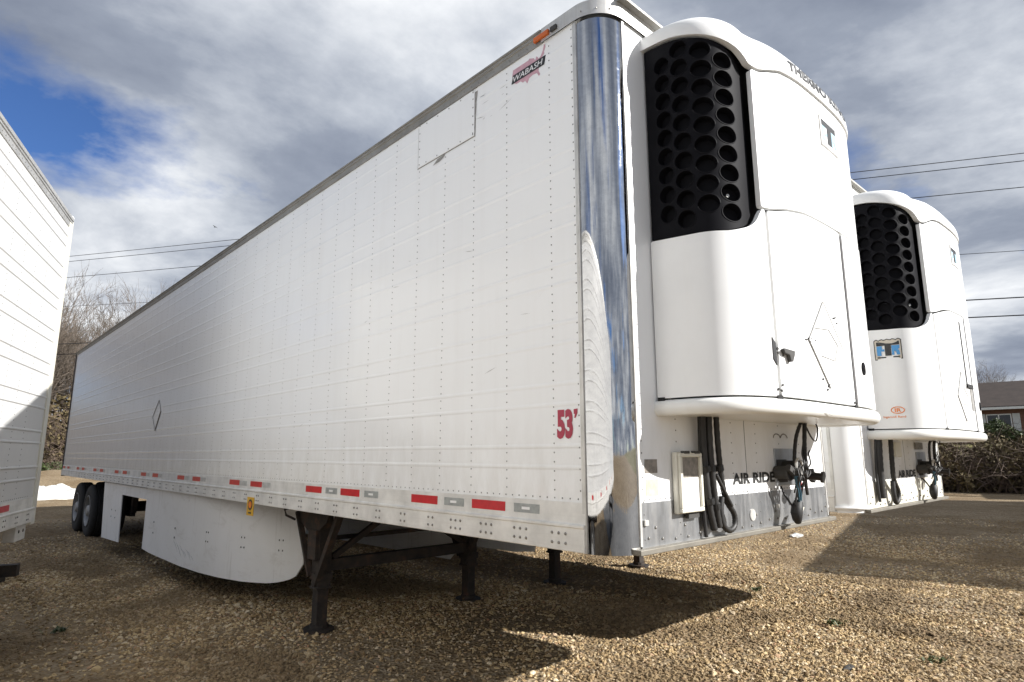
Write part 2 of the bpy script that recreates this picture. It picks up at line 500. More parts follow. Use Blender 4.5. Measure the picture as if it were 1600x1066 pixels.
def tint_nodes(m, pos):
    """colour patches of the yard by position: tan gravel, brown soil, darker damp lanes"""
    big = m.noise(pos, 0.55, 5, 0.6, 0.6)
    lane = m.noise(pos, 0.23, 3, 0.5)
    return big, lane
def ground_mat():
    m = NT('gravel yard soil')
    pos = m.vec(coord='World')
    big, lane = tint_nodes(m, pos)
    vor = m.n('ShaderNodeTexVoronoi'); vor.inputs['Scale'].default_value = 34
    m.l(pos, vor.inputs['Vector'])
    sepc = m.n('ShaderNodeSeparateColor'); m.l(vor.outputs['Color'], sepc.inputs[0])
    stone = m.ramp(sepc.outputs[0], [(0.0, (0.14, 0.10, 0.06)), (0.35, (0.29, 0.22, 0.135)), (0.7, (0.42, 0.34, 0.225)), (1.0, (0.52, 0.45, 0.34))])
    soil = m.ramp(m.noise(pos, 9, 6, 0.7), [(0.3, (0.085, 0.055, 0.03)), (0.7, (0.27, 0.19, 0.10))])
    c = m.mix(m.ramp(big, [(0.38, 0.95), (0.6, 0.55)]), stone, soil)
    # grass and dead leaves away from the gravel
    sp = m.n('ShaderNodeSeparateXYZ'); m.l(pos, sp.inputs[0])
    far = m.ramp(m.math('DIVIDE', sp.outputs[1], 100.0), [(0.315, 0.0), (0.36, 1.0)])
    far2 = m.ramp(m.math('DIVIDE', m.math('MULTIPLY', sp.outputs[0], -1.0), 100.0), [(0.42, 0.0), (0.5, 1.0)])
    fr = m.math('MAXIMUM', far, far2)
    grass = m.ramp(m.noise(pos, 1.6, 6, 0.7), [(0.3, (0.10, 0.085, 0.03)), (0.7, (0.20, 0.18, 0.07))])
    c = m.mix(fr, c, grass)
    m.color(c)
    m.setv('Roughness', 0.95)
    m.setv('Specular IOR Level', 0.25)
    m.bump(vor.outputs['Distance'], 0.9, 0.02)
    return m.m
M['ground'] = ground_mat()
g = MB(); g.v = gv; g.f = gf
ground = g.build('ground', M['ground'], recalc=False, smooth=180)
ground['kind'] = 'structure'

def gravel_mat():
    m = NT('gravel stones')
    oi = m.n('ShaderNodeObjectInfo')
    pos = m.vec(coord='World')
    big, lane = tint_nodes(m, pos)
    c = m.ramp(oi.outputs['Random'], [(0.0, (0.095, 0.058, 0.028)), (0.22, (0.27, 0.175, 0.082)), (0.5, (0.45, 0.325, 0.165)), (0.75, (0.60, 0.46, 0.26)), (0.93, (0.70, 0.60, 0.44)), (1.0, (0.44, 0.22, 0.11))])
    c = m.mix(m.ramp(big, [(0.42, 0.78), (0.54, 0.0)]), c, (0.12, 0.08, 0.042))
    c = m.mix(0.22, c, m.ramp(m.noise(m.vec(coord='World'), 60, 4), [(0.3, (0.21, 0.145, 0.08)), (0.7, (0.56, 0.44, 0.27))]))
    m.color(c)
    m.setv('Roughness', 0.85); m.setv('Specular IOR Level', 0.3)
    return m.m
M['gravel'] = gravel_mat()

def gravel_layer(name, label, xs, ys, dens_fn, size, seed, keep):
    mb = MB(); idx = {}
    cells = []
    for i in range(len(xs) - 1):
        for j in range(len(ys) - 1):
            if keep((xs[i] + xs[i + 1]) / 2, (ys[j] + ys[j + 1]) / 2): cells.append((i, j))
    vs, fs, dn = [], [], []
    for i, j in cells:
        f = []
        for a, b in ((i, j), (i + 1, j), (i + 1, j + 1), (i, j + 1)):
            if (a, b) not in idx:
                idx[(a, b)] = len(vs); vs.append((xs[a], ys[b], hgt(xs[a], ys[b]) + 0.002)); dn.append(dens_fn(xs[a], ys[b]))
            f.append(idx[(a, b)])
        fs.append(tuple(f))
    mb.v = vs; mb.f = fs
    ob = mb.build(name, M['gravel'], recalc=False)
    at = ob.data.attributes.new('dens', 'FLOAT', 'POINT')
    for i, d in enumerate(dn): at.data[i].value = d
    ng = bpy.data.node_groups.new('scatter stones', 'GeometryNodeTree')
    ng.interface.new_socket('Geometry', in_out='INPUT', socket_type='NodeSocketGeometry')
    ng.interface.new_socket('Geometry', in_out='OUTPUT', socket_type='NodeSocketGeometry')
    nn, ln = ng.nodes.new, ng.links.new
    gi = nn('NodeGroupInput'); go = nn('NodeGroupOutput')
    dist = nn('GeometryNodeDistributePointsOnFaces'); dist.inputs['Seed'].default_value = seed
    na = nn('GeometryNodeInputNamedAttribute'); na.data_type = 'FLOAT'; na.inputs['Name'].default_value = 'dens'
    ln(gi.outputs[0], dist.inputs['Mesh']); ln(na.outputs['Attribute'], dist.inputs['Density'])
    ico = nn('GeometryNodeMeshIcoSphere'); ico.inputs['Radius'].default_value = 0.5; ico.inputs['Subdivisions'].default_value = 2
    nz = nn('ShaderNodeTexNoise'); nz.inputs['Scale'].default_value = 2.1 + seed * 0.13; nz.inputs['Detail'].default_value = 1
    vm = nn('ShaderNodeVectorMath'); vm.operation = 'SUBTRACT'; vm.inputs[1].default_value = (0.5, 0.5, 0.5)
    ln(nz.outputs['Color'], vm.inputs[0])
    vsn = nn('ShaderNodeVectorMath'); vsn.operation = 'SCALE'; vsn.inputs['Scale'].default_value = 0.75
    ln(vm.outputs[0], vsn.inputs[0])
    sp = nn('GeometryNodeSetPosition')
    ln(ico.outputs['Mesh'], sp.inputs['Geometry']); ln(vsn.outputs[0], sp.inputs['Offset'])
    sm = nn('GeometryNodeSetMaterial'); sm.inputs['Material'].default_value = M['gravel']
    ln(sp.outputs[0], sm.inputs[0])
    inst = nn('GeometryNodeInstanceOnPoints')
    ln(dist.outputs['Points'], inst.inputs['Points']); ln(sm.outputs[0], inst.inputs['Instance'])
    rr = nn('FunctionNodeRandomValue'); rr.data_type = 'FLOAT_VECTOR'
    rr.inputs['Min'].default_value = (-0.5, -0.5, 0); rr.inputs['Max'].default_value = (0.5, 0.5, 6.283)
    ln(rr.outputs['Value'], inst.inputs['Rotation'])
    rs = nn('FunctionNodeRandomValue'); rs.data_type = 'FLOAT_VECTOR'; rs.inputs['Seed'].default_value = 5
    rs.inputs['Min'].default_value = (size * 0.55, size * 0.5, size * 0.35); rs.inputs['Max'].default_value = (size * 1.5, size * 1.15, size * 0.8)
    ln(rs.outputs['Value'], inst.inputs['Scale'])
    ln(inst.outputs[0], go.inputs[0])
    md = ob.modifiers.new('scatter', 'NODES'); md.node_group = ng
    tag(ob, label, 'gravel', kind='stuff')
    return ob
def patch(x, y):
    n = math.sin(0.9 * x + 0.5 * math.sin(1.3 * y)) * math.sin(1.1 * y + 0.7 * math.sin(0.8 * x) + 0.6) + 0.5 * math.sin(2.3 * x - 1.1 * y + 1.0) * math.sin(1.9 * y + 0.9 * x)
    # compacted wheel lanes running out from under the trailers
    for c, wd in ((0.75, 0.28), (-0.95, 0.30), (3.9, 0.28), (5.4, 0.30), (8.2, 0.4), (10.1, 0.4)):
        d = (y - c - 0.10 * (x + 2) - 0.25 * math.sin(0.5 * x)) / wd
        n -= 1.1 * math.exp(-d * d)
    return max(0.12, min(1.0, 0.72 + 0.5 * n))
def dcam(x, y): return math.hypot(x - CAM.x, y - CAM.y)
def inview(x, y):
    a = math.degrees(math.atan2(y - CAM.y, x - CAM.x)) % 360
    return 92 < a < 184
fall = lambda x, y, a, b: max(0.0, 1 - smooth01((dcam(x, y) - a) / b))
gravel_layer('gravel', 'tan and brown gravel stones spread over the yard', list(np.arange(-18, 4.1, 0.25)), list(np.arange(-5, 18.1, 0.25)),
             lambda x, y: (1500 * fall(x, y, 7, 8) + 60) * patch(x, y), 0.020, 3,
             lambda x, y: inview(x, y) and 3.2 < dcam(x, y) < 16)
gravel_layer('gravel', 'medium tan stones among the yard gravel', list(np.arange(-20, 4.1, 0.25)), list(np.arange(-5, 20.1, 0.25)),
             lambda x, y: (430 * fall(x, y, 8, 9) + 60) * patch(x, y), 0.034, 8,
             lambda x, y: inview(x, y) and 3.2 < dcam(x, y) < 19)
gravel_layer('gravel', 'scattered larger pale pebbles among the yard gravel', list(np.arange(-16, 4.1, 0.5)), list(np.arange(-5, 16.1, 0.5)),
             lambda x, y: (34 * fall(x, y, 7, 9) + 4) * patch(x, y) ** 2, 0.055, 11,
             lambda x, y: inview(x, y) and 3.2 < dcam(x, y) < 16)

xs_ = np.arange(4.6, 16.1, 0.4); ys_ = list(np.arange(-40, -8, 4.0)) + list(np.arange(-8, 32, 0.4)) + list(np.arange(32, 61, 4.0))
rd = MB(); rd.v = [(x, y, hgt(x, y) + 0.014) for x in xs_ for y in ys_]; k_ = len(ys_)
rd.f = [(i * k_ + j, (i + 1) * k_ + j, (i + 1) * k_ + j + 1, i * k_ + j + 1) for i in range(len(xs_) - 1) for j in range(k_ - 1)]
rd.build('road', simple('worn asphalt', (0.10, 0.10, 0.10), 0.9, 0, 0.35, 2.0, 0.4, 60), recalc=False)['kind'] = 'structure'

# ------------------------------------------------------------------ refrigeration unit shape
UA_L, UA_R, UD, UC, UN = 0.98, 1.02, 0.505, 1.35, 4.0
_th = np.linspace(0, math.pi, 3001)
_X = UD * np.abs(np.sin(_th)) ** (2 / UN)
_c = np.cos(_th)
_Y = UC - np.where(_c > 0, UA_L, UA_R) * np.sign(_c) * np.abs(_c) ** (2 / UN)
_S = np.concatenate([[0], np.cumsum(np.hypot(np.diff(_X), np.diff(_Y)))])
SMAX = float(_S[-1])
_u = np.linspace(0, SMAX, 1200)
_XU = np.interp(_u, _S, _X); _YU = np.interp(_u, _S, _Y)
_tx = np.gradient(_XU, _u); _ty = np.gradient(_YU, _u)
_l = np.hypot(_tx, _ty); _NX = _ty / _l; _NY = -_tx / _l
def uc(s, off=0.0):
    s = max(0.0, min(SMAX, s))
    return (float(np.interp(s, _u, _XU) + off * np.interp(s, _u, _NX)), float(np.interp(s, _u, _YU) + off * np.interp(s, _u, _NY)))
def usf(s, z, off):
    x, y = uc(s, off); return (x, y, z)

def panel(s0, s1, lo, hi, off=0.0, th=0.03, nz=8, ds=0.022, rc=0.0, sink=None):
    """closed curved panel between s0..s1 and the heights lo(s)..hi(s)"""
    k = max(2, int((s1 - s0) / ds))
    ss = list(np.linspace(s0, s1, k + 1))
    if rc:
        e = [rc * (1 - math.cos(a)) for a in np.linspace(0.0, math.pi / 2, 5)]
        ss = sorted(set([round(x, 5) for x in ss] + [round(s0 + x, 5) for x in e] + [round(s1 - x, 5) for x in e]))
    def cut(s):
        if not rc: return 0.0
        d = min(s - s0, s1 - s)
        if d >= rc: return 0.0
        return rc - math.sqrt(max(0.0, rc * rc - (rc - d) ** 2))
    mb = MB(); vs = []; n = len(ss)
    for o in (off, off - th):
        for s in ss:
            c = cut(s); a, b = lo(s) + c, hi(s) - c
            for j in range(nz + 1):
                vs.append(usf(s, a + (b - a) * j / nz, o - (sink(s) if sink else 0.0)))
    fs = []; m = nz + 1; B = n * m
    for i in range(n - 1):
        for j in range(nz):
            q = (i * m + j, (i + 1) * m + j, (i + 1) * m + j + 1, i * m + j + 1)
            fs.append(q); fs.append(tuple(B + t for t in q[::-1]))
        for j in (0, nz):
            fs.append((i * m + j, (i + 1) * m + j, B + (i + 1) * m + j, B + i * m + j))
    for i in (0, n - 1):
        for j in range(nz):
            fs.append((i * m + j, i * m + j + 1, B + i * m + j + 1, B + i * m + j))
    return mb.add(vs, fs)

G_LO = interp([(0.0, 2.684), (0.25, 2.668), (0.4, 2.668), (0.5, 2.690), (0.55, 2.714), (0.585, 2.752), (0.602, 2.80), (0.608, 2.86)])
G_HI = interp([(0.0, 3.795), (0.15, 3.785), (0.3, 3.752), (0.43, 3.712), (0.52, 3.668), (0.57, 3.62), (0.598, 3.56), (0.608, 3.50)])
CAP_LO = interp([(0.0, 3.806), (0.15, 3.797), (0.3, 3.764), (0.43, 3.726), (0.53, 3.685), (0.585, 3.64), (0.61, 3.615), (0.66, 3.612), (0.80, 3.655), (0.93, 3.70), (1.23, 3.744), (1.63, 3.760), (SMAX, 3.765)])
MID = interp([(0.6, 2.806), (0.66, 2.808), (0.9, 2.858), (1.15, 2.895), (1.53, 2.908), (SMAX, 2.912)])
LD_HI = interp([(0.0, 2.674), (0.25, 2.658), (0.4, 2.658), (0.5, 2.678), (0.56, 2.708), (0.60, 2.752), (0.622, 2.792), (0.635, 2.802), (0.66, 2.803)])

SINK = lambda s: 0.042 * max(0.0, min(1.0, (s - 0.34) / 0.268)) ** 1.5
CUPS = ((0.118, 3.661, 9, 0.1075, 0.045), (0.219, 3.715, 10, 0.1075, 0.048), (0.333, 3.673, 9, 0.108, 0.054), (0.456, 3.615, 9, 0.1065, 0.059))
def grille_mesh():
    ob = panel(0.012, 0.608, G_LO, G_HI, 0.004, 0.075, 30, 0.012, sink=SINK).build('grille', M['grille'])
    cut = MB()
    for s, z0, n, dz, rs in CUPS:
        for k in range(n):
            z = z0 - dz * k
            # every cup looks along the local surface normal
            a = Vector(usf(s, z, 0.03)); b = Vector(usf(s, z, -0.046 - SINK(s))); ax = (a - b).normalized(); sd = Vector((-ax.y, ax.x, 0))
            nn_ = 22; ang = [2 * math.pi * q / nn_ for q in range(nn_)]
            vs_ = [p + sd * (rs * kk * math.cos(t)) + Vector((0, 0, 0.0475 * kk * math.sin(t))) for p, kk in ((a, 1.02), (b, 0.93)) for t in ang]
            cut.add(vs_, [tuple(range(nn_))[::-1], tuple(range(nn_, 2 * nn_))] + [(q, (q + 1) % nn_, nn_ + (q + 1) % nn_, nn_ + q) for q in range(nn_)])
    co = cut.build('cutter', M['grille'])
    md = ob.modifiers.new('cups', 'BOOLEAN'); md.operation = 'DIFFERENCE'; md.object = co; md.solver = 'EXACT'
    dg = bpy.context.evaluated_depsgraph_get()
    me = bpy.data.meshes.new_from_object(ob.evaluated_get(dg))
    ob.modifiers.clear(); ob.data = me
    bpy.data.objects.remove(co, do_unlink=True)
    me.shade_smooth(); me.set_sharp_from_angle(angle=math.radians(28))
    return ob

def tk_logo(parent, fn, wd, ht, faded):
    """square plate with a scalloped top, a dark T and a blue K; fn(u, v, lift)"""
    top = []
    for i in range(17):
        u = wd * (1 - i / 16)
        top.append((u, ht * 0.93 + ht * 0.07 * abs(math.sin(i * math.pi / 3.2))))
    mb = MB().prism([(0, 0), (wd, 0)] + top, lambda u, v, t: fn(u, v, t), 0.0, 0.003)
    pl = mb.build('logo_plate', M['ink'] if not faded else M['scuffg'], parent)
    i = 0.035 * wd
    inner = [(i, i), (wd - i, i)] + [(min(max(u, i), wd - i), v - i * 1.2) for u, v in top]
    MB().prism(inner, lambda u, v, t: fn(u, v, t), 0.003, 0.0045).build('logo_field', M['tan'] if not faded else M['whitefilm'], parent)
    bl = M['paleblue'] if faded else M['blue']
    def pc(poly, mat, name):
        MB().prism([(u * wd, v * ht) for u, v in poly], lambda u, v, t: fn(u, v, t), 0.0045, 0.006).build(name, mat, parent)
    pc([(0.10, 0.20), (0.26, 0.20), (0.26, 0.40), (0.38, 0.40), (0.38, 0.50), (0.30, 0.50), (0.30, 0.66), (0.10, 0.66)], bl, 'logo_block')
    pc([(0.64, 0.20), (0.72, 0.20), (0.72, 0.38), (0.78, 0.38), (0.81, 0.20), (0.92, 0.20), (0.90, 0.42), (0.85, 0.45), (0.92, 0.52), (0.92, 0.66), (0.64, 0.66)], bl, 'logo_block')
    pc([(0.40, 0.18), (0.62, 0.18), (0.62, 0.68), (0.92, 0.68), (0.92, 0.86), (0.10, 0.86), (0.10, 0.68), (0.40, 0.68)], M['ink'], 'logo_letter')
    if not faded:
        pc([(0.10, 0.08), (0.90, 0.08), (0.90, 0.14), (0.10, 0.14)], M['ink'], 'logo_strip')

UNIT_CACHE = {}
def refrigeration_unit(root, dz, main):
    """bolted to the front wall: housing with its covers as sub-parts"""
    W0 = 0.0
    hs = MB().sweep([(-0.125, 1.80), (-0.125, 3.80)], [(lambda s: (lambda o, z: usf(s, z, o)))(s) for s in np.linspace(0.0, SMAX, 90)], closed=False)
    u = hs.build('refrigeration_unit', M['gap'], root, smooth=60)
    u.location = (0.0, 0.0, dz)
    # black cup grille
    if 'g' not in UNIT_CACHE:
        g = grille_mesh(); g.parent = u; UNIT_CACHE['g'] = g.data
    else:
        g = bpy.data.objects.new('grille', UNIT_CACHE['g']); COL.objects.link(g); g.parent = u
    for s_, z0, n_, dz_, rs in CUPS:
        if s_ not in UNIT_CACHE:
            UNIT_CACHE[s_] = MB().tube([usf(s_ + (rs + 0.002) * math.cos(t), 0.0495 * math.sin(t), 0.0035 - SINK(s_ + rs * math.cos(t))) for t in np.linspace(0, 2 * math.pi, 25)], 0.0032, 5, caps=False).mesh('cup_rim', M['grille'], 60)
        for k in range(n_):
            ro = bpy.data.objects.new('cup_rim', UNIT_CACHE[s_]); COL.objects.link(ro); ro.parent = u; ro.location = (0, 0, z0 - dz_ * k)
    MB().cyl(usf(0.456, 2.869, -0.072), usf(0.456, 2.869, -0.045), 0.011, 0.009, 14).build('grille_lock', M['alu'], u, smooth=40)
    zl = lambda s: 1.836
    panel(0.008, 0.652, zl, LD_HI, 0.012, 0.03, 8, 0.02, 0.012).build('left_door', M['gel'], u, smooth=40, bevel=0.006)
    md_lo = lambda s: 1.838
    panel(0.674, 1.600, md_lo, lambda s: MID(s) - 0.007, 0.012, 0.03, 8, 0.03, 0.014).build('centre_door', M['gel'], u, smooth=40, bevel=0.006)
    panel(1.640, SMAX - 0.01, md_lo, lambda s: MID(s) - 0.007, 0.014, 0.03, 8, 0.025, 0.016).build('right_door', M['gel'], u, smooth=40, bevel=0.007)
    panel(0.628, SMAX - 0.01, lambda s: MID(s) + 0.007, lambda s: CAP_LO(s) - 0.012, 0.010, 0.03, 8, 0.025, 0.016).build('upper_door', M['gel'], u, smooth=40, bevel=0.006)
    # moulded top cap, arched back to the wall
    prof_n = 12
    rows = []
    for s in np.linspace(0.0, SMAX, 130):
        x, y = uc(s, 0.020); xi, yi = uc(s, -0.02)
        qx, qy = 0.0, UC + (y - UC) * 0.62
        z0 = CAP_LO(s)
        zt = 3.985 - 0.03 * ((y - UC) / 1.0) ** 2
        row = [(xi, yi, z0 + 0.006), (x, y, z0), (x + (x - xi) * 0.06, y + (y - yi) * 0.06, z0 + 0.016)]
        for k in range(1, prof_n + 1):
            t = k / prof_n * math.pi / 2
            fx = (1 - math.cos(t)) ** 1.25; fz = math.sin(t) ** 0.8
            row.append((x + (qx - x) * fx, y + (qy - y) * fx, z0 + 0.03 + (zt - z0 - 0.03) * fz))
        rows.append(row)
    mb = MB(); n = len(rows[0])
    mb.add([p for r in rows for p in r], [(i * n + j, (i + 1) * n + j, (i + 1) * n + j + 1, i * n + j + 1) for i in range(len(rows) - 1) for j in range(n - 1)])
    mb.build('top_cap', M['gel'], u, smooth=50)
    # bottom bumper and belly plate
    prof = [(-0.03, 1.756), (-0.03, 1.826), (0.006, 1.828), (0.024, 1.820), (0.034, 1.802), (0.034, 1.776), (0.022, 1.756), (0.004, 1.748)]
    MB().sweep(prof, [(lambda s: (lambda o, z: usf(s, z, o)))(s) for s in np.linspace(0.0, SMAX, 110)]).build('bottom_tray', M['tray'], u, smooth=50)
    ring = [uc(s, -0.02) for s in np.linspace(0, SMAX, 80)]
    MB().prism(ring, lambda a, b, t: (a, b, t), 1.758, 1.772).build('belly_plate', M['tray'], u)
    # hinge blocks in the joint above the tray
    for s in (0.03, 0.655, 1.605):
        panel(s - 0.018, s + 0.022, lambda q: 1.822, lambda q: 1.842, 0.016, 0.03, 1, 0.02).build('hinge_block', M['gap'], u)
    # latch, lock and torn slit
    if main:
        panel(0.628, 0.652, interp([(0.62, 2.03), (0.652, 1.99)]), interp([(0.62, 2.14), (0.652, 2.10)]), 0.016, 0.02, 3, 0.01).build('broken_latch', M['ink'], u)
        MB().prism([(0.688, 2.072), (0.70, 2.078), (0.79, 2.072), (0.785, 2.05), (0.765, 2.015), (0.745, 2.012), (0.735, 2.045), (0.695, 2.052)], lambda a, b, t: usf(a, b, t), 0.013, 0.034).build('door_latch', M['scuff'], u, bevel=0.004)
    else:
        panel(1.40, 1.43, lambda q: 2.25, lambda q: 2.83, 0.016, 0.01, 4, 0.01).build('door_slot', M['gap'], u)
        panel(1.39, 1.60, lambda q: 2.22, lambda q: 2.255, 0.024, 0.016, 2, 0.02).build('slot_handle', M['gap'], u)
        panel(1.50, 1.57, lambda q: 2.02, lambda q: 2.22, 0.016, 0.01, 2, 0.02).build('handle_recess', M['scuffg'], u)
    ring = []
    zc, sc = 2.075, (1.80 if main else 1.86)
    MB().prism([(sc + 0.034 * math.cos(a), zc + 0.040 * math.sin(a)) for a in np.linspace(0, 2 * math.pi, 21)[:-1]], lambda a, b, t: usf(a, b, t), 0.012, 0.020).build('lock_cup', M['grille'], u)
    MB().prism([(sc + 0.010 * math.cos(a), zc - 0.004 + 0.014 * math.sin(a)) for a in np.linspace(0, 2 * math.pi, 13)[:-1]], lambda a, b, t: usf(a, b, t), 0.020, 0.026).build('lock_slot', M['scuff'], u)
    # placard holder
    cs, cz = (1.225, 2.158) if main else (1.22, 2.13)
    hw, hh = (0.235, 0.245) if main else (0.20, 0.22)
    MB().prism([(cs - hw, cz), (cs, cz - hh), (cs + hw, cz), (cs, cz + hh)], lambda a, b, t: usf(a, b, t), 0.013, 0.017).build('placard_holder', M['gel'], u)
    ln = MB()
    dia = [(cs - hw, cz), (cs, cz - hh), (cs + hw, cz), (cs, cz + hh), (cs - hw, cz)]
    for a, b in zip(dia[:-1], dia[1:]): ln.tube([usf(a[0] + (b[0] - a[0]) * t, a[1] + (b[1] - a[1]) * t, 0.017) for t in (0, .25, .5, .75, 1)], 0.0028, 5)
    hx = [(-0.62, 0.30), (0.18, 0.36), (0.66, 0.05), (0.42, -0.34), (-0.38, -0.30)]
    for a, b in zip(hx[:-1], hx[1:]): ln.tube([usf(cs + a[0] * hw, cz + a[1] * hh, 0.018), usf(cs + b[0] * hw, cz + b[1] * hh, 0.018)], 0.0022, 5)
    ln.build('placard_rim', M['scuffg'], u)
    panel(1.602, 1.640, lambda q: 1.842, lambda q: MID(q) - 0.02, 0.004, 0.02, 4, 0.02).build('door_gap_shade', M['gap'], u)  # black strip stands in for the shade in the gap between the doors
    # scrapes near the lower edge
    sc_ = MB(); rr = random.Random(4)
    for k in range(16 if main else 6):
        s0 = rr.uniform(0.56, 1.25); z0 = rr.uniform(1.845, 1.90) if rr.random() < 0.6 else rr.uniform(1.772, 1.81)
        o = 0.0132 if z0 > 1.83 else 0.0350
        a, l = rr.uniform(-0.3, 0.3), rr.uniform(0.02, 0.10)
        h = rr.uniform(0.0006, 0.0016)
        sc_.prism([(s0, z0), (s0 + l * 0.6, z0 + a * l * 0.5 - h), (s0 + l, z0 + a * l), (s0 + l * 0.5, z0 + a * l * 0.5 + h)], lambda p, q, t: usf(p, q, t), o - 0.002, o + 0.0006)
    if main:
        ch = MB(); rr = random.Random(31)
        for cs_, cz_, n_, sp in ((0.66, 1.862, 7, 0.03), (1.05, 2.16, 8, 0.05), (1.40, 2.32, 4, 0.03), (1.20, 1.93, 5, 0.04), (1.585, 1.86, 4, 0.02), (0.70, 2.06, 4, 0.03)):
            for k in range(n_):
                a, b = cs_ + rr.gauss(0, sp), cz_ + rr.gauss(0, sp * 0.5); q = rr.uniform(0.003, 0.009)
                if b < 1.845: b = 1.845 + q
                ch.prism([(a + q * rr.uniform(.5, 1.3) * math.cos(t), b + q * rr.uniform(.3, .9) * math.sin(t)) for t in np.linspace(0, 6.283, 7)[:-1]], lambda x_, y_, t: usf(x_, y_, t), 0.011, 0.0188)
        ch.build('paint_chips', M['scuff'], u, kind='stuff')
    sc_.build('scrape_marks', M['lightgrey'], u, kind='stuff')
    # lettering on the cap and badges
    def cap_pt(s, v):
        x, y = uc(s, 0.020)
        z0 = CAP_LO(s); zt = 3.985 - 0.03 * ((y - UC) / 1.0) ** 2
        fz = max(0.0, (0.006 + v) / (zt - z0 - 0.03)); t = math.asin(min(1.0, fz ** 1.25)); fx = (1 - math.cos(t)) ** 1.25
        qx, qy = 0.0, UC + (y - UC) * 0.62
        nx, ny = uc(s, 1.0); bx, by = uc(s, 0.0)
        return (x + (qx - x) * fx + (nx - bx) * 0.004, y + (qy - y) * fx + (ny - by) * 0.004, z0 + 0.03 + v + 0.006)
    if main:
        vs, fs = text_fit('THERMO KING', 0.95, 0.066, 0.03)
        decal('cap_lettering', (vs, fs), lambda a, b: cap_pt(1.03 + a, b), M['ink'], u)
        tk_logo(u, lambda a, b, t: usf(1.455 + a, 3.445 + b, 0.010 + t), 0.28, 0.215, True)
    else:
        tk_logo(u, lambda a, b, t: usf(1.46 + a, 3.40 + b, 0.010 + t), 0.24, 0.20, True)
        tk_logo(u, lambda a, b, t: usf(0.115 + a, 2.405 + b, 0.012 + t), 0.195, 0.175, False)
        el = [(0.235 + 0.045 * math.cos(a), 1.985 + 0.026 * math.sin(a)) for a in np.linspace(0, 2 * math.pi, 25)]
        rg = MB()
        rg.tube([usf(a, b, 0.0135) for a, b in el], 0.0035, 5, caps=False)
        rg.build('oval_badge', M['orange'], u)
        decal('badge_lettering', text_fit('IR', 0.045, 0.030, 0.03), lambda a, b: usf(0.214 + a, 1.970 + b, 0.0145), M['orange'], u)
        decal('badge_lettering', text_fit('Ingersoll Rand', 0.155, 0.022, 0.012), lambda a, b: usf(0.13 + a, 1.918 + b, 0.0145), M['orange'], u)
    return u

# ------------------------------------------------------------------ wheels, legs
def wheel_meshes():
    R, w2 = 0.50, 0.135
    prof = [(0.28, -w2 + 0.02), (0.36, -w2), (0.455, -w2 + 0.006), (0.488, -w2 + 0.03), (R, -w2 + 0.06), (R, -0.052), (R - 0.014, -0.048), (R - 0.014, -0.040), (R, -0.036), (R, -0.006), (R - 0.014, -0.003), (R - 0.014, 0.003), (R, 0.006), (R, 0.036), (R - 0.014, 0.040), (R - 0.014, 0.048), (R, 0.052), (R, w2 - 0.06), (0.488, w2 - 0.03), (0.455, w2 - 0.006), (0.36, w2), (0.28, w2 - 0.02)]
    def ring(a): return lambda r, y: (r * math.cos(a), y, r * math.sin(a))
    ty = MB().sweep(prof, [ring(a) for a in np.linspace(0, 2 * math.pi, 41)], closed=True, caps=False).mesh('tyre', M['tyre'], 35)
    rp = [(0.285, -0.12), (0.292, -0.135), (0.28, -0.138), (0.262, -0.10), (0.255, -0.02), (0.235, -0.015), (0.15, -0.045), (0.12, -0.05), (0.11, -0.12), (0.08, -0.145), (0.0, -0.15)]
    rm = MB().sweep(rp, [ring(a) for a in np.linspace(0, 2 * math.pi, 33)], closed=False)
    for k in range(10):
        a = k * math.pi / 5
        rm.cyl((0.19 * math.cos(a), -0.03, 0.19 * math.sin(a)), (0.19 * math.cos(a), -0.062, 0.19 * math.sin(a)), 0.016, 0.014, 6)
    return ty, rm.mesh('rim', M['rim'], 35)
TYRE, RIM = wheel_meshes()
def wheel(root, x, y, z, flip):
    w_ = bpy.data.objects.new('wheel', TYRE); COL.objects.link(w_); w_.parent = root
    w_.location = (x, y, z)
    if flip: w_.rotation_euler = (0, 0, math.pi)
    r_ = bpy.data.objects.new('rim', RIM); COL.objects.link(r_); r_.parent = w_
    return w_
def axles(root, xs, W, z=0.50):
    for x in xs:
        MB().cyl((x, 0.30, z), (x, W - 0.30, z), 0.065, n=14).build('axle', M['steel'], root, smooth=40)
        for y, f in ((0.19, False), (0.50, False), (W - 0.19, True), (W - 0.50, True)): wheel(root, x, y, z, f)
    for y in (0.75, W - 0.75):
        fr = MB().box(min(xs) - 1.0, max(xs) + 1.2, y - 0.05, y + 0.05, 0.82, 1.12)
        for x in xs:
            fr.beam((x + 0.55, y, 0.80), (x + 0.45, y, 0.45), 0.09, 0.14, (1, 0, 0)); fr.beam((x + 0.45, y, 0.42), (x - 0.35, y, 0.40), 0.09, 0.10)
            fr.cyl((x - 0.3, y, 0.45), (x - 0.3, y, 0.80), 0.13, n=14)
        fr.build('bogie_frame', M['steel'], root)

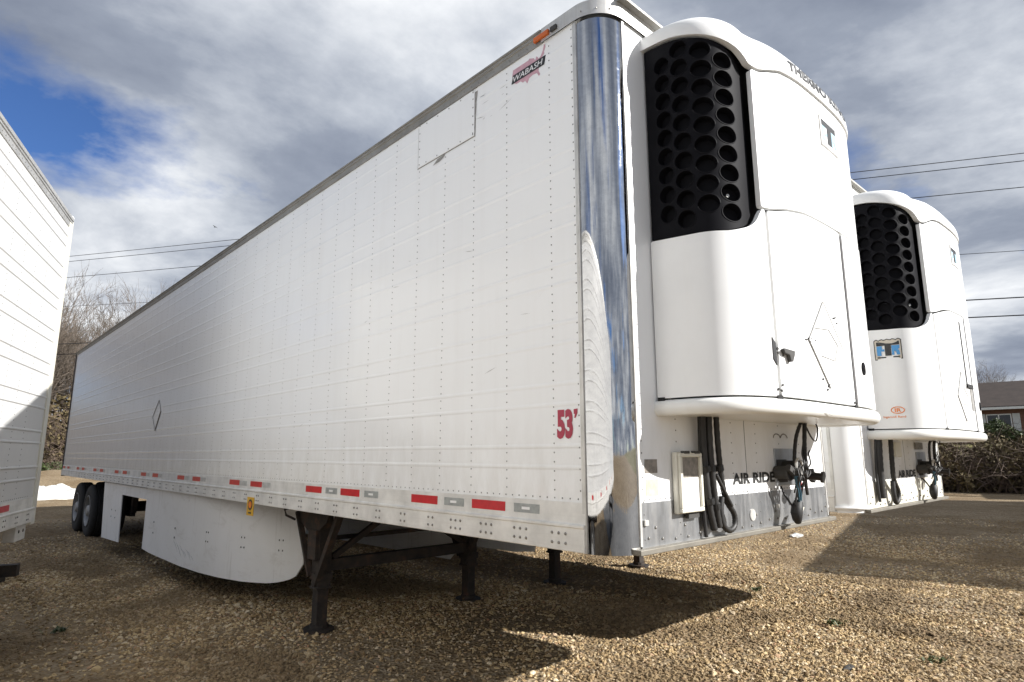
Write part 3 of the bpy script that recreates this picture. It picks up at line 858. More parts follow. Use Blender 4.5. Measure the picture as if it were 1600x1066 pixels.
def landing_gear(root, x, W, full=True):
    legs = (0.436, W - 0.436)
    for i, y in enumerate(legs):
        lg = MB()
        lg.box(x - 0.065, x + 0.065, y - 0.065, y + 0.065, 0.36, 1.02)
        lg.box(x - 0.078, x + 0.078, y - 0.078, y + 0.078, 0.44, 0.50)
        lg.box(x - 0.075, x + 0.075, y - 0.075, y + 0.075, 0.36, 0.385)
        leg = lg.build('leg', M['steel'], root, bevel=0.006)
        MB().box(x - 0.052, x + 0.052, y - 0.052, y + 0.052, 0.05, 0.40).build('inner_leg', M['steel'], leg, bevel=0.005)
        ft = MB().prism([(x + 0.15 * math.cos(a), y + 0.13 * math.sin(a)) for a in np.linspace(0, 2 * math.pi, 17)[:-1]], lambda a, b, t: (a, b, t), 0.0, 0.025)
        ft.prism([(x + 0.08 * math.cos(a), y + 0.08 * math.sin(a)) for a in np.linspace(0, 2 * math.pi, 13)[:-1]], lambda a, b, t: (a, b, t), 0.024, 0.06)
        ft.build('foot', M['steel'], leg)
        # top bracket: shallow trapezoid box hanging from the floor
        sgn = -1 if i == 0 else 1
        br = MB().prism([(x - 0.42, 1.10), (x + 0.30, 1.10), (x + 0.22, 0.96), (x + 0.05, 0.86), (x - 0.12, 0.85), (x - 0.30, 0.93)], lambda a, b, t: (a, t, b), y - 0.085, y - 0.070)
        br.box(x - 0.30, x + 0.25, y - 0.085, y + 0.10, 1.04, 1.12)
        br.box(x - 0.10, x + 0.06, y - 0.10, y - 0.065, 0.62, 0.88)
        br.build('top_bracket', M['steel'], root)
        bc = MB()
        bc.beam((x - 0.36, y - 0.09, 1.02), (x - 0.06, y - 0.08, 0.47), 0.03, 0.05, (0, 1, 0))
        bc.beam((x + 0.36, y - 0.02, 1.06), (x + 0.02, y - 0.06, 0.40), 0.05, 0.06, (0, 1, 0))
        if full and i == 0:
            bc.tube([(x - 0.42, y - 0.12, 1.06), (x - 0.56, y - 0.14, 1.03), (x - 0.52, y - 0.14, 0.98), (x - 0.36, y - 0.12, 0.95)], 0.011, 6)
        bc.build('brace', M['steel'], root)
    MB().beam((x, legs[0] + 0.06, 0.56), (x, legs[1] - 0.06, 0.56), 0.10, 0.10).build('cross_bar', M['steel'], root)
    MB().beam((x, legs[0] + 0.10, 0.62), (x, (legs[0] + legs[1]) / 2, 1.08), 0.05, 0.05).beam((x, legs[1] - 0.10, 0.62), (x, (legs[0] + legs[1]) / 2, 1.08), 0.05, 0.05).build('diagonal_strut', M['steel'], root)
    MB().cyl((x - 0.10, legs[0] + 0.05, 0.78), (x - 0.10, legs[1] - 0.05, 0.78), 0.022, n=8).build('crank_shaft', M['steel'], root)

# ------------------------------------------------------------------ trailer
L, W = 16.15, 2.60
BEADS = [1.60 - 0.105 + 0.316 * k for k in range(8)] + [1.60 + 0.316 * k for k in range(8)]
TAPES = [-0.744, -1.363, -2.318, -2.917, -4.140, -4.720, -5.971, -6.589, -7.787, -8.438, -9.63, -10.222, -11.48, -12.09, -13.32, -13.93, -15.15, -15.76]

def trailer(root, opt):
    """local frame: front wall at x=0, right side at y=0, left side at y=W"""
    zb, zp, zpt, zt = opt.get('z', (1.10, 1.33, 3.91, 3.99))
    rc = opt.get('rc', 0.176)
    skin = opt.get('skin', M['skin'])
    k_ = (zpt - zp) / (3.91 - 1.33)
    beads = sorted(zp + (b - 1.33) * k_ for b in BEADS if b < 3.88)
    bd = opt.get('bead', 0.0017)
    detail = opt.get('detail', {})
    for side in ('right', 'left'):
        Y = (lambda o: -o) if side == 'right' else (lambda o: W + o)
        sg = -1 if side == 'right' else 1
        full = detail.get(side, 0)
        # skin with its pressed double beads
        prof = [(0.0, zp - 0.02)]
        for b in beads: prof += [(0.0, b - 0.013), (bd, b - 0.004), (bd, b + 0.004), (0.0, b + 0.013)]
        prof.append((0.0, zpt + 0.01))
        xs = np.linspace(-L + 0.06, -rc - 0.012, 60 if full else 3)
        wl = MB().sweep(prof, [(lambda x: (lambda o, z: (x, Y(o), z)))(x) for x in xs], closed=False).build('side_wall', skin, root)
        # bottom rail: recessed tape band, ridge, proud bolted web
        bp = [(-0.03, zb), (0.014, zb), (0.016, zb + 0.004), (0.014, zb + 0.108), (0.020, zb + 0.114), (0.020, zb + 0.124), (0.008, zb + 0.130), (0.006, zp), (-0.03, zp)]
        br = MB().sweep(bp, [(lambda x: (lambda o, z: (x, Y(o), z)))(x) for x in (-L, -rc - 0.004)]).build('bottom_rail', opt.get('rail', M['alux']), root)
        # top rail
        tp = [(-0.03, zpt), (0.008, zpt), (0.009, zpt + 0.045 * 1.0), (0.016, zpt + 0.05), (0.016, zpt + 0.066), (0.024, zpt + 0.070), (0.024, zt), (-0.05, zt)]
        tr = MB().sweep(tp, [(lambda x: (lambda o, z: (x, Y(o), z)))(x) for x in (-L, -rc - 0.25)]).build('top_rail', opt.get('toprail', M['aludark']), root)
        if full:
            rv = MB(); pts = []
            k = 0
            while True:
                x = -0.381 - 0.309 * k - (0.049 if k else 0.0)
                if x < -L + 0.3 or x < -full: break
                z = zp + 0.055
                while z < zpt - 0.01: pts.append((x, Y(0.0005), z)); z += 0.046
                k += 1
            z = zp + 0.055
            while z < zpt - 0.02: pts.append((-rc - 0.034, Y(0.0005), z)); z += 0.052
            x = -rc - 0.05
            while x > -min(full, L - 0.2): pts.append((x, Y(0.0005), zp + 0.016)); x -= 0.052
            rv.domes(pts, 1, sg, 0.0046, 0.0028).build('rivets', M['rivet'], wl, recalc=False, kind='stuff')
            bt = MB(); pts = []
            x = -0.30
            while x > -min(full + 2, L - 0.2):
                grp = (0, 0.045, 0.09) if x > -1.2 else (0, 0.045)
                for d in grp:
                    for z in (zb + 0.035, zb + 0.080): pts.append((x - d, Y(0.0155), z))
                x -= 0.275 if x > -1.2 else 0.309
            bt.domes(pts, 1, sg, 0.0085, 0.006).build('rail_bolts', M['bolt'], br, recalc=False, kind='stuff')
            pts = []
            x = -rc - 0.30
            while x > -min(full, L - 0.2): pts.append((x, Y(0.0085), zpt + 0.022)); x -= 0.075
            MB().domes(pts, 1, sg, 0.0055, 0.003).build('rail_rivets', M['bolt'], tr, recalc=False, kind='stuff')
        if detail.get('tape_' + side):
            for i, x in enumerate(detail['tape_' + side]):
                MB().box(x - 0.285, x, *sorted((Y(0.0065), Y(0.0085))), zp - 0.072, zp - 0.022).build('reflective_tape', M['red'], br)
                wx = x + (0.26 if i < 4 else 0.20)
                wx0 = x + (0.07 if i < 4 else 0.012)
                if not (side == 'left'):
                    MB().box(wx0, wx, *sorted((Y(0.0065), Y(0.0085))), zp - 0.070, zp - 0.024).build('reflective_tape', M['greytape'] if i < 4 else M['silver'], br)
                    if i < 4:
                        MB().box(wx0 + 0.06, wx - 0.07, *sorted((Y(0.0086), Y(0.0094))), zp - 0.054, zp - 0.040).build('tape_mark', M['whitefilm'], br)
                else:
                    MB().box(x + 0.012, x + 0.20, *sorted((Y(0.0065), Y(0.0085))), zp - 0.070, zp - 0.024).build('reflective_tape', M['silver'], br)
    # front corners: quarter-round posts
    def qarc(r, c, n, flip):
        out = []
        for i in range(n + 1):
            a = math.pi / 2 * i / n
            x = -c + r * math.sin(a); y = c - r * math.cos(a)
            out.append((x, (W - y) if flip else y))
        return out
    for flip in (False, True):
        arc = qarc(rc, rc, 18, flip)
        mb = MB().add([(x, y, z) for z in np.linspace(zb - 0.003, zpt + 0.005, 30) for x, y in arc],
                      [(i * 19 + j, i * 19 + j + 1, (i + 1) * 19 + j + 1, (i + 1) * 19 + j) for i in range(29) for j in range(18)])
        cp = mb.build('corner_post', opt.get('corner', M['chrome']), root, smooth=60)
        s_ = -1 if not flip else 1
        yb = 0.0 if not flip else W
        tm = MB().box(-rc - 0.020, -rc + 0.004, *sorted((yb + s_ * 0.007, yb - s_ * 0.02)), zb, zpt)
        tm.build('corner_trim', M['alu'], root)
        tm = MB().box(-0.02, 0.006, *sorted((yb - s_ * (rc - 0.002), yb - s_ * (rc + 0.014))), zb + 0.03, zpt)
        tm.build('corner_trim', M['alu'], root)
        # curved top rail corner
        arc2 = [(-rc - 0.25, -0.016 if not flip else W + 0.016)] + qarc(rc + 0.016, rc, 14, flip) + [(0.016, rc + 0.30 if not flip else W - rc - 0.30)]
        n = len(arc2)
        tcn = MB().add([(x, y, z) for z in (zpt - 0.002, zt + 0.006) for x, y in arc2], [(j, j + 1, n + j + 1, n + j) for j in range(n - 1)])
        tcn.build('top_corner', M['alu'], root, smooth=50)
        if detail.get('front'):
            pts = []
    fy0, fy1 = rc + 0.012, W - rc - 0.012
    fwl = MB().box(-0.05, 0.0, fy0 - 0.01, fy1 + 0.01, zp - 0.01, zpt + 0.01).build('front_wall', opt.get('front', M['skin']), root)
    MB().box(-0.05, 0.003, fy0, fy1, zb + 0.02, zp).build('kick_plate', opt.get('kick', M['alufront']), root)
    MB().box(-0.10, 0.038, fy0 - 0.06, fy1 + 0.06, zb - 0.004, zb + 0.022).build('bottom_flange', M['flange'], root, bevel=0.004)
    MB().box(-0.05, 0.014, rc + 0.30, W - rc - 0.30, zpt - 0.001, zt + 0.004).build('front_top_rail', M['alu'], root)
    lip = MB().box(-0.08, 0.055, rc - 0.05, W - rc + 0.05, zt + 0.006, zt + 0.022)
    lip.build('roof_lip', M['aludark'], root)
    if detail.get('front'):
        pts = []
        for y in (0.212, 0.52, 0.82, 1.10, 1.40, 1.72, 2.02, 2.388):
            z = zb + 0.06
            while z < (zpt if y < 0.3 or y > 2.3 else 1.80): pts.append((0.0035 if z < zp else 0.0005, y, z)); z += 0.058
        y = 0.22
        while y < 2.38: pts.append((0.0005, y, zp + 0.012)); y += 0.045
        MB().domes(pts, 0, 1, 0.0045, 0.0028).build('front_rivets', M['rivet'], fwl, recalc=False, kind='stuff')
        pts = [(0.0035, y, zb + 0.055 + 0.012 * math.sin(y * 9)) for y in np.arange(0.24, 2.4, 0.115)] + [(0.0035, y, zb + 0.10 + 0.01 * math.sin(y * 5)) for y in np.arange(0.30, 2.4, 0.26)]
        MB().domes(pts, 0, 1, 0.0085, 0.007).build('front_bolts', M['bolt'], fwl, recalc=False, kind='stuff')
        MB().box(0.0, 0.0015, 1.262, 1.265, zp, 1.80).build('panel_joint', M['scuff'], fwl)
        pts = [(0.0165, y, zpt + 0.025) for y in np.arange(0.45, 2.2, 0.09)] + [(-rc + (rc + 0.017) * math.sin(a), rc - (rc + 0.017) * math.cos(a), zpt + 0.03) for a in (0.25, 0.7, 1.1, 1.4)]
        MB().domes(pts, 0, 1, 0.0055, 0.004).build('cap_rivets', M['bolt'], root, recalc=False, kind='stuff')
    # roof, floor, rear frame
    rf = MB().prism([(-L, 0.005), (-rc, 0.005), (-rc * 0.3, rc * 0.3), (-0.005, rc), (-0.005, W - rc), (-rc * 0.3, W - rc * 0.3), (-rc, W - 0.005), (-L, W - 0.005)], lambda a, b, t: (a, b, t), zt - 0.02, zt + 0.005)
    rf.build('roof', M['alu'], root)
    fl = MB().prism([(-L, 0.02), (-rc, 0.02), (-rc * 0.3, rc * 0.33), (-0.02, rc), (-0.02, W - rc), (-rc * 0.3, W - rc * 0.33), (-rc, W - 0.02), (-L, W - 0.02)], lambda a, b, t: (a, b, t), zb + 0.105, zb + 0.14)
    fl.build('floor', M['steel'], root)
    cm = MB()
    for x in np.arange(-15.9, -1.0, 0.62 if not opt.get('close') else 0.309):
        cm.box(x - 0.004, x + 0.004, 0.03, W - 0.03, zb + 0.012, zb + 0.105); cm.box(x - 0.03, x + 0.03, 0.03, W - 0.03, zb + 0.004, zb + 0.012)
    cm.build('floor_joists', M['steel'], root, kind='stuff')
    rr = MB()
    rr.box(-L - 0.05, -L + 0.06, -0.012, 0.09, zb - 0.02, zt + 0.01).box(-L - 0.05, -L + 0.06, W - 0.09, W + 0.012, zb - 0.02, zt + 0.01)
    rr.box(-L - 0.05, -L + 0.06, 0.09, W - 0.09, zpt - 0.05, zt + 0.01).box(-L - 0.05, -L + 0.06, 0.09, W - 0.09, zb - 0.02, zb + 0.16)
    rr.build('rear_frame', opt.get('rearmat', M['steel']), root)
    for d in (0, 1):
        MB().box(-L - 0.035, -L + 0.01, 0.095 + d * 1.21, 1.295 + d * 1.21, zb + 0.165, zpt - 0.055).build('rear_door', skin, root, bevel=0.01)
    if opt.get('bumper'):
        MB().box(-L - 0.05, -L + 0.05, 0.05, W - 0.05, 0.50, 0.60).beam((-L, 0.75, 0.55), (-L, 0.75, zb), 0.1, 0.1).beam((-L, W - 0.75, 0.55), (-L, W - 0.75, zb), 0.1, 0.1).build('rear_bumper', M['steel'], root)
    return root

# ---- the long white trailer in the middle
A = empty('refrigerated_trailer', (0, 0, 0))
tag(A, 'long white refrigerated trailer with chrome corner post and 53\' number on its side', 'trailer', 'parked refrigerated trailers')
trailer(A, dict(detail={'right': 12.0, 'tape_right': TAPES, 'front': 1}, close=1))
refrigeration_unit(A, 0.0, True)
landing_gear(A, -3.74, W)
axles(A, (-12.93, -14.20), W, 0.49)

# repair patch and marks on the side
pt = MB().box(-1.68, -1.046, -0.006, -0.001, 3.578, 3.903).build('repair_patch', M['skin'], A, bevel=0.002)
MB().domes([(x, -0.006, z) for x, z in [(-1.665, 3.60 + 0.06 * i) for i in range(6)] + [(-1.06, 3.60 + 0.06 * i) for i in range(6)] + [(-1.58 + 0.13 * i, 3.592) for i in range(5)] + [(-1.58 + 0.13 * i, 3.888) for i in range(5)]], 1, -1, 0.0055, 0.003).build('patch_rivets', M['rivet'], pt, recalc=False, kind='stuff')
sm = MB()
sm.box(-1.69, -1.04, -0.0035, -0.001, 3.572, 3.577).box(-1.685, -1.681, -0.004, -0.001, 3.58, 3.89)
sm.add([(-1.045, -0.0025, 3.57), (-1.040, -0.0025, 3.57), (-1.030, -0.0025, 3.80), (-1.018, -0.0025, 3.885), (-1.045, -0.0025, 3.885)], [(0, 1, 2, 3, 4)])
sm.add([(-1.45, -0.0025, 3.565), (-1.36, -0.0025, 3.572), (-1.37, -0.0025, 3.555), (-1.42, -0.0025, 3.538), (-1.50, -0.0025, 3.535)], [(0, 1, 2, 3, 4)])
sm.build('patch_sealant', M['scuffg'], A, recalc=False)
sr = random.Random(21); sm = MB()
for k in range(16):
    x, z = (sr.uniform(-1.03, -0.75), sr.uniform(3.60, 3.84)) if k < 9 else (sr.uniform(-3.5, -0.4), sr.uniform(1.6, 3.7))
    l, a, h = sr.uniform(0.02, 0.12), sr.uniform(-0.25, 0.35), sr.uniform(0.0008, 0.002)
    sm.add([(x, -0.002, z), (x + l * .5, -0.002, z + a * l * .5 - h), (x + l, -0.002, z + a * l), (x + l * .5, -0.002, z + a * l * .5 + h)], [(0, 1, 2, 3)])
sm.build('side_scratches', M['scuffg'], A, recalc=False, kind='stuff')
# maker's map badge: outline of the country, slanted black band with white letters
US = [(0.00, 0.60), (0.03, 0.93), (0.30, 0.93), (0.50, 0.93), (0.53, 0.98), (0.60, 0.92), (0.66, 0.88), (0.70, 0.74), (0.73, 0.88), (0.77, 0.82), (0.80, 0.72), (0.86, 0.78), (0.92, 0.96), (0.95, 1.16), (0.985, 1.18), (0.99, 1.02), (0.95, 0.88), (0.96, 0.80), (0.90, 0.70), (0.88, 0.58), (0.90, 0.48), (0.80, 0.32), (0.79, 0.22), (0.84, 0.02), (0.80, -0.02), (0.74, 0.16), (0.62, 0.19), (0.52, 0.14), (0.46, -0.04), (0.40, 0.14), (0.33, 0.12), (0.26, 0.24), (0.14, 0.24), (0.05, 0.34)]
bx, bz, bw, bh = -0.690, 3.722, 0.285, 0.150
MB().prism([(bx + u * bw, bz + v * bh) for u, v in US], lambda a, b, t: (a, t, b), -0.0015, -0.001).build('map_badge', M['pink'], A)
MB().prism([(bx - 0.004, 3.771), (bx + 0.272, 3.771), (bx + 0.286, 3.825), (bx + 0.010, 3.825)], lambda a, b, t: (a, t, b), -0.003, -0.0018).build('badge_band', M['ink'], A)
decal('badge_lettering', text_fit('WABASH', 0.250, 0.036, 0.006, 0.2), lambda a, b: (bx + 0.012 + a, -0.0036, 3.779 + b), M['whitefilm'], A)
decal('length_number', text_fit('53', 0.108, 0.148, 0.055, 0.0, 1.0), lambda a, b: (-0.358 + a, -0.0025, 1.636 + b), M['num'], A)
MB().prism([(-0.243, 1.781), (-0.218, 1.783), (-0.219, 1.762), (-0.232, 1.738), (-0.240, 1.738), (-0.236, 1.757), (-0.243, 1.757)], lambda a, b, t: (a, t, b), -0.0025, -0.0015).build('length_number', M['num'], A)
# marker lamp under the top rail edge
lm = MB().box(-0.48, -0.36, -0.030, -0.012, 3.925, 3.958).build('marker_lamp', M['amber'], A, bevel=0.005)
MB().box(-0.345, -0.30, -0.028, -0.012, 3.928, 3.955).build('lamp_bracket', M['scuff'], lm)
# placard holder far back on the side
ph = MB(); dm = [(-8.40, 2.10), (-8.19, 1.90), (-7.98, 2.16), (-8.12, 2.33)]
for i, (a, b) in enumerate(zip(dm, dm[1:] + dm[:1])):
    ph.tube([(a[0], -0.006, a[1]), (b[0], -0.006, b[1])], 0.009 if i in (1,) else 0.004, 5)
ph.build('placard_holder', M['scuffg'], A)

# ---- side skirt
sk_path = [(-8.42, 0.03), (-7.5, 0.03), (-6.6, 0.035), (-6.0, 0.06), (-5.5, 0.12), (-5.1, 0.21), (-4.8, 0.32), (-4.55, 0.44), (-4.38, 0.55)]
def sk_pt(t):
    d = [0]
    for a, b in zip(sk_path[:-1], sk_path[1:]): d.append(d[-1] + math.hypot(b[0] - a[0], b[1] - a[1]))
    return float(np.interp(t * d[-1], d, [p[0] for p in sk_path])), float(np.interp(t * d[-1], d, [p[1] for p in sk_path]))
mb = MB(); ns, nz = 48, 8
SK_LO = interp([(0, 0.26), (0.12, 0.245), (0.3, 0.245), (0.8, 0.26), (0.9, 0.275), (0.96, 0.32), (0.985, 0.37), (1.0, 0.48)])
for o in (0.0, 0.012):
    for i in range(ns + 1):
        t = (i / ns) ** 0.85; x, y = sk_pt(t); lo = SK_LO(t)
        for j in range(nz + 1): mb.v.append((x, y + o, lo + (1.098 - lo) * j / nz))
m_ = nz + 1; B_ = (ns + 1) * m_
for i in range(ns):
    for j in range(nz):
        q = (i * m_ + j, (i + 1) * m_ + j, (i + 1) * m_ + j + 1, i * m_ + j + 1)
        mb.f += [q, tuple(B_ + t for t in q[::-1])]
    mb.f.append((i * m_, (i + 1) * m_, B_ + (i + 1) * m_, B_ + i * m_))
for j in range(nz):
    mb.f.append((j, j + 1, B_ + j + 1, B_ + j)); mb.f.append((ns * m_ + j, ns * m_ + j + 1, B_ + ns * m_ + j + 1, B_ + ns * m_ + j))
skirt = mb.build('side_skirt', M['skirt'], A, smooth=40)
MB().prism([(-11.40, 1.085), (-8.42, 1.085), (-8.42, 0.93), (-9.96, 0.93), (-9.90, 0.20), (-11.20, 0.16)], lambda a, b, t: (a, t, b), 0.028, 0.040).build('skirt_panel', M['skirt'], A)
for rt_, ys_ in ((A, (W - 0.03,)),):
    for y_ in ys_: MB().prism([(-11.2, 0.2), (-4.6, 0.28), (-4.4, 0.45), (-4.4, 1.095), (-11.2, 1.095)], lambda a, b, t: (a, t, b), y_ - 0.012, y_).build('side_skirt', M['skirt'], rt_)
bl = []
for x, zs in ((-7.9, (0.52, 0.66)), (-6.9, (0.55, 0.66)), (-10.6, (0.55, 0.66)), (-10.3, (0.55, 0.66))): bl += [(x, 0.028, z) for z in zs]
MB().domes(bl, 1, -1, 0.014, 0.006).build('skirt_bolts', M['scuff'], skirt, recalc=False, kind='stuff')
b2 = MB()
for t in (0.62, 0.80, 0.93):
    x, y = sk_pt(t); x2, y2 = sk_pt(t - 0.01)
    for dt in (0, 0.012):
        x, y = sk_pt(t + dt)
        for z in (0.60, 0.70): b2.domes([(x, y - 0.001, z)], 1, -1, 0.011, 0.006)
b2.build('skirt_bolts', M['scuff'], skirt, recalc=False, kind='stuff')
sc_ = MB(); sr = random.Random(5)
for k in range(9):
    x0 = -6.95 + 0.085 * k + sr.uniform(-.03, .03); z0 = 0.50 - 0.010 * k + sr.uniform(-.02, .02); l = sr.uniform(0.4, 1.0)
    yy = lambda x: float(np.interp(x, [p[0] for p in sk_path], [p[1] for p in sk_path])) - 0.001
    sc_.tube([(x0 + d * l, yy(x0 + d * l), z0 - e * l) for d, e in ((0, 0), (0.09, 0.03), (0.17, 0.075), (0.23, 0.13))], [0.0008, 0.0026, 0.0022, 0.0006], 4)
sc_.build('skirt_scuffs', M['lightgrey'], skirt, kind='stuff')
yx = -4.44
lb = MB().box(yx, yx + 0.17, -0.022, -0.018, 0.99, 1.16).build('warning_label', M['yellow'], A)
MB().prism([(yx + 0.085 + 0.055 * math.cos(a), 1.09 + 0.05 * math.sin(a)) for a in np.linspace(0, 2 * math.pi, 21)[:-1]], lambda a, b, t: (a, t, b), -0.0235, -0.022).build('label_symbol', M['ink'], lb)
MB().prism([(yx + 0.085 + 0.038 * math.cos(a), 1.09 + 0.033 * math.sin(a)) for a in np.linspace(0, 2 * math.pi, 21)[:-1]], lambda a, b, t: (a, t, b), -0.0245, -0.0235).build('label_symbol', M['orange'], lb)
MB().box(yx + 0.05, yx + 0.12, -0.0235, -0.022, 1.008, 1.022).build('label_symbol', M['ink'], lb)

def front_fittings(root, main):
    """hoses, couplings, box and lettering on the lower front wall"""
    def hose(pts, r, name='hose', mat=None, ribs=True):
        P_ = [Vector(p) for p in pts]; sm_ = []
        for i in range(len(P_) - 1):
            p0, p1, p2, p3 = P_[max(i - 1, 0)], P_[i], P_[i + 1], P_[min(i + 2, len(P_) - 1)]
            for k in range(8):
                t = k / 8
                sm_.append(0.5 * ((2 * p1) + (p2 - p0) * t + (2 * p0 - 5 * p1 + 4 * p2 - p3) * t * t + (3 * p1 - p0 - 3 * p2 + p3) * t ** 3))
        sm_.append(P_[-1])
        rad = [r * (1.0 + (0.10 if (i % 2) and ribs else 0.0)) for i in range(len(sm_))]
        return MB().tube(sm_, rad, 10).build(name, mat or M['hose'], root, smooth=50)
    if main:
        hose([(0.06, 0.69, 1.765), (0.05, 0.702, 1.6), (0.05, 0.714, 1.40), (0.045, 0.742, 1.27), (0.045, 0.775, 1.165)], 0.018)
        hose([(0.07, 0.735, 1.765), (0.06, 0.75, 1.55), (0.05, 0.785, 1.33), (0.045, 0.825, 1.175)], 0.019)
        hose([(0.04, 0.695, 1.765), (0.03, 0.70, 1.5), (0.025, 0.715, 1.25), (0.025, 0.725, 1.13)], 0.010)
        hose([(0.08, 0.80, 1.765), (0.07, 0.82, 1.60), (0.055, 0.865, 1.42), (0.05, 0.91, 1.31), (0.05, 0.985, 1.235), (0.05, 0.985, 1.175), (0.05, 0.925, 1.150), (0.05, 0.86, 1.185), (0.05, 0.845, 1.26), (0.05, 0.865, 1.33)], 0.015)
        hose([(0.06, 0.80, 1.45), (0.07, 0.86, 1.36), (0.075, 0.92, 1.28)], 0.010, 'cable_tie')
        for y, z in ((0.708, 1.5), (0.758, 1.5), (0.845, 1.5), (0.73, 1.33), (0.79, 1.30)):
            MB().cyl((0.052, y - 0.002, z), (0.052, y + 0.004, z - 0.03), 0.027, n=12).build('hose_clip', M['ink'], root)
        P0 = (1.636, 1.962, 1.36, 1.594)
        dxy = 0.0
    else:
        hose([(0.06, 0.40, 1.70), (0.05, 0.40, 1.5), (0.04, 0.415, 1.32), (0.035, 0.43, 1.20)], 0.028)
        hose([(0.05, 0.37, 1.70), (0.03, 0.37, 1.4), (0.03, 0.385, 1.17)], 0.010)
        hose([(0.08, 0.65, 1.70), (0.07, 0.66, 1.50), (0.06, 0.69, 1.345), (0.05, 0.80, 1.25), (0.05, 0.80, 1.18), (0.05, 0.72, 1.15), (0.05, 0.68, 1.22), (0.05, 0.69, 1.33)], 0.018)
        P0 = (1.62, 1.93, 1.33, 1.575)
        dxy = -0.015
    y0, y1, z0, z1 = P0
    pl = MB().box(0.001, 0.007, y0, y1, z0, z1).build('coupling_plate', M['alufront'], root, bevel=0.002)
    MB().box(0.007, 0.010, y0 + 0.02, y0 + 0.16, z0 + 0.02, z1 - 0.07).build('plate_recess', M['scuff'], pl)
    # two air couplings and the round electric socket
    for k, (dy, dz) in enumerate(((-0.02, 0.085), (0.10, 0.11), (0.19, 0.075))):
        y, z = y0 + dy + 0.02, z0 + dz
        cp = MB().cyl((0.005, y, z), (0.085, y, z), 0.040 if k != 1 else 0.048, n=16)
        cp.cyl((0.085, y, z), (0.10, y, z), 0.052, n=16).cyl((0.10, y, z), (0.155, y + 0.02, z + 0.01), 0.030, 0.022, 12)
        cp.beam((0.11, y - 0.05, z + 0.03), (0.13, y + 0.06, z - 0.045), 0.03, 0.035)
        cp.build('air_coupling', (M['scuff'] if k == 0 else M['ink2']), root, smooth=40, bevel=0.003)
    y, z = y0 + 0.20, z0 + 0.07
    MB().cyl((0.03, y, z), (0.20, y + 0.015, z - 0.015), 0.030, 0.024, 14).cyl((0.20, y + 0.015, z - 0.015), (0.215, y + 0.017, z - 0.017), 0.036, n=14).build('electric_plug', M['ink'], root, smooth=40)
    MB().tube([(0.13 + 0.0 * a, y0 + 0.06 + 0.045 * math.cos(a), z0 + 0.115 + 0.055 * math.sin(a)) for a in np.linspace(0, 2 * math.pi, 17)], 0.009, 6, caps=False).build('coupling_ring', M['alu'], root, smooth=40)
    top = 1.765 if main else 1.69
    hose([(0.12, y0 + 0.17, top), (0.10, y0 + 0.12, 1.66), (0.10, y0 + 0.07, 1.52), (0.11, y0 + 0.06, 1.45)], 0.011, 'cable')
    hose([(0.12, y0 + 0.225, top), (0.11, y0 + 0.215, 1.60), (0.11, y0 + 0.20, 1.50), (0.12, y0 + 0.14, 1.44)], 0.013, 'cable')
    hose([(0.12, y0 + 0.235, top - 0.02), (0.12, y0 + 0.31, 1.67), (0.12, y0 + 0.385, 1.645), (0.12, y0 + 0.43, 1.72), (0.12, y0 + 0.40, top)], 0.005, 'thin_wire', ribs=False)
    hose([(0.14, y0 - 0.03, z0 + 0.06), (0.13, y0 + 0.02, 1.30), (0.12, y0 + 0.04, 1.245)], 0.007, 'air_line', M['wireblue'], False)
    hose([(0.14, y0 + 0.0, z0 + 0.06), (0.13, y0 + 0.045, 1.30), (0.12, y0 + 0.05, 1.245)], 0.008, 'air_line', M['wireblue'], False)
    hose([(0.13, y0 + 0.07, z0 + 0.06), (0.12, y0 + 0.075, 1.30), (0.11, y0 + 0.065, 1.24)], 0.006, 'air_line', M['wirered'], False)
    hose([(0.12, y0 + 0.10, z0 + 0.07), (0.11, y0 + 0.09, 1.31), (0.11, y0 + 0.075, 1.24)], 0.006, 'air_line', M['wirered'], False)
    hose([(0.10, y0 + 0.21, z0 + 0.08), (0.10, y0 + 0.215, 1.36), (0.10, y0 + 0.225, 1.30)], 0.010, 'cable')
    hose([(0.02, y0 + 0.03, z0 - 0.005), (0.05, y0 + 0.0, 1.31), (0.09, y0 + 0.01, 1.24)], 0.006, 'cable')
    wr_ = random.Random(12)
    for k in range(6):
        ya, za = y0 + wr_.uniform(-0.05, 0.17), z0 + wr_.uniform(0.04, 0.14); yb, zb_ = y0 + wr_.uniform(0.0, 0.12), wr_.uniform(1.24, 1.34)
        hose([(0.10 + wr_.uniform(0, .06), ya, za), (0.16, ya + wr_.uniform(-.05, .05), za - 0.05), (0.14, (ya + yb) / 2, (za + zb_) / 2), (0.11, yb, zb_)], wr_.uniform(0.0035, 0.0065), 'thin_wire', ribs=False)
    for k in range(3):
        yb = y0 + 0.12 + 0.05 * k
        hose([(0.12, yb + 0.05, 1.62 - 0.02 * k), (0.13, yb, 1.56), (0.15, yb - 0.03, 1.50), (0.13, yb - 0.06, 1.46)], 0.0045, 'thin_wire', ribs=False)
    bt_ = MB().tube([(0.11, y0 + 0.055, 1.262), (0.11, y0 + 0.03, 1.235), (0.11, y0 + 0.015, 1.20), (0.11, y0 + 0.02, 1.165), (0.11, y0 + 0.03, 1.14)], [0.028, 0.036, 0.036, 0.03, 0.018], 10)
    bt_.build('rubber_boot', M['black'], root, smooth=50)
    MB().prism([(y0 + 0.03, 1.142), (y0 + 0.11, 1.150), (y0 + 0.19, 1.225), (y0 + 0.12, 1.215)], lambda a, b, t: (t, a, b), 0.085, 0.089).build('hanging_flap', M['cream'], root)
    decal('air_ride_lettering', text_fit('AIR', 0.215, 0.064, 0.04), lambda a, b: (0.0022, (1.085 if main else 1.03) + a, 1.386 + dxy * 2.6 + b), M['ink2'], root)
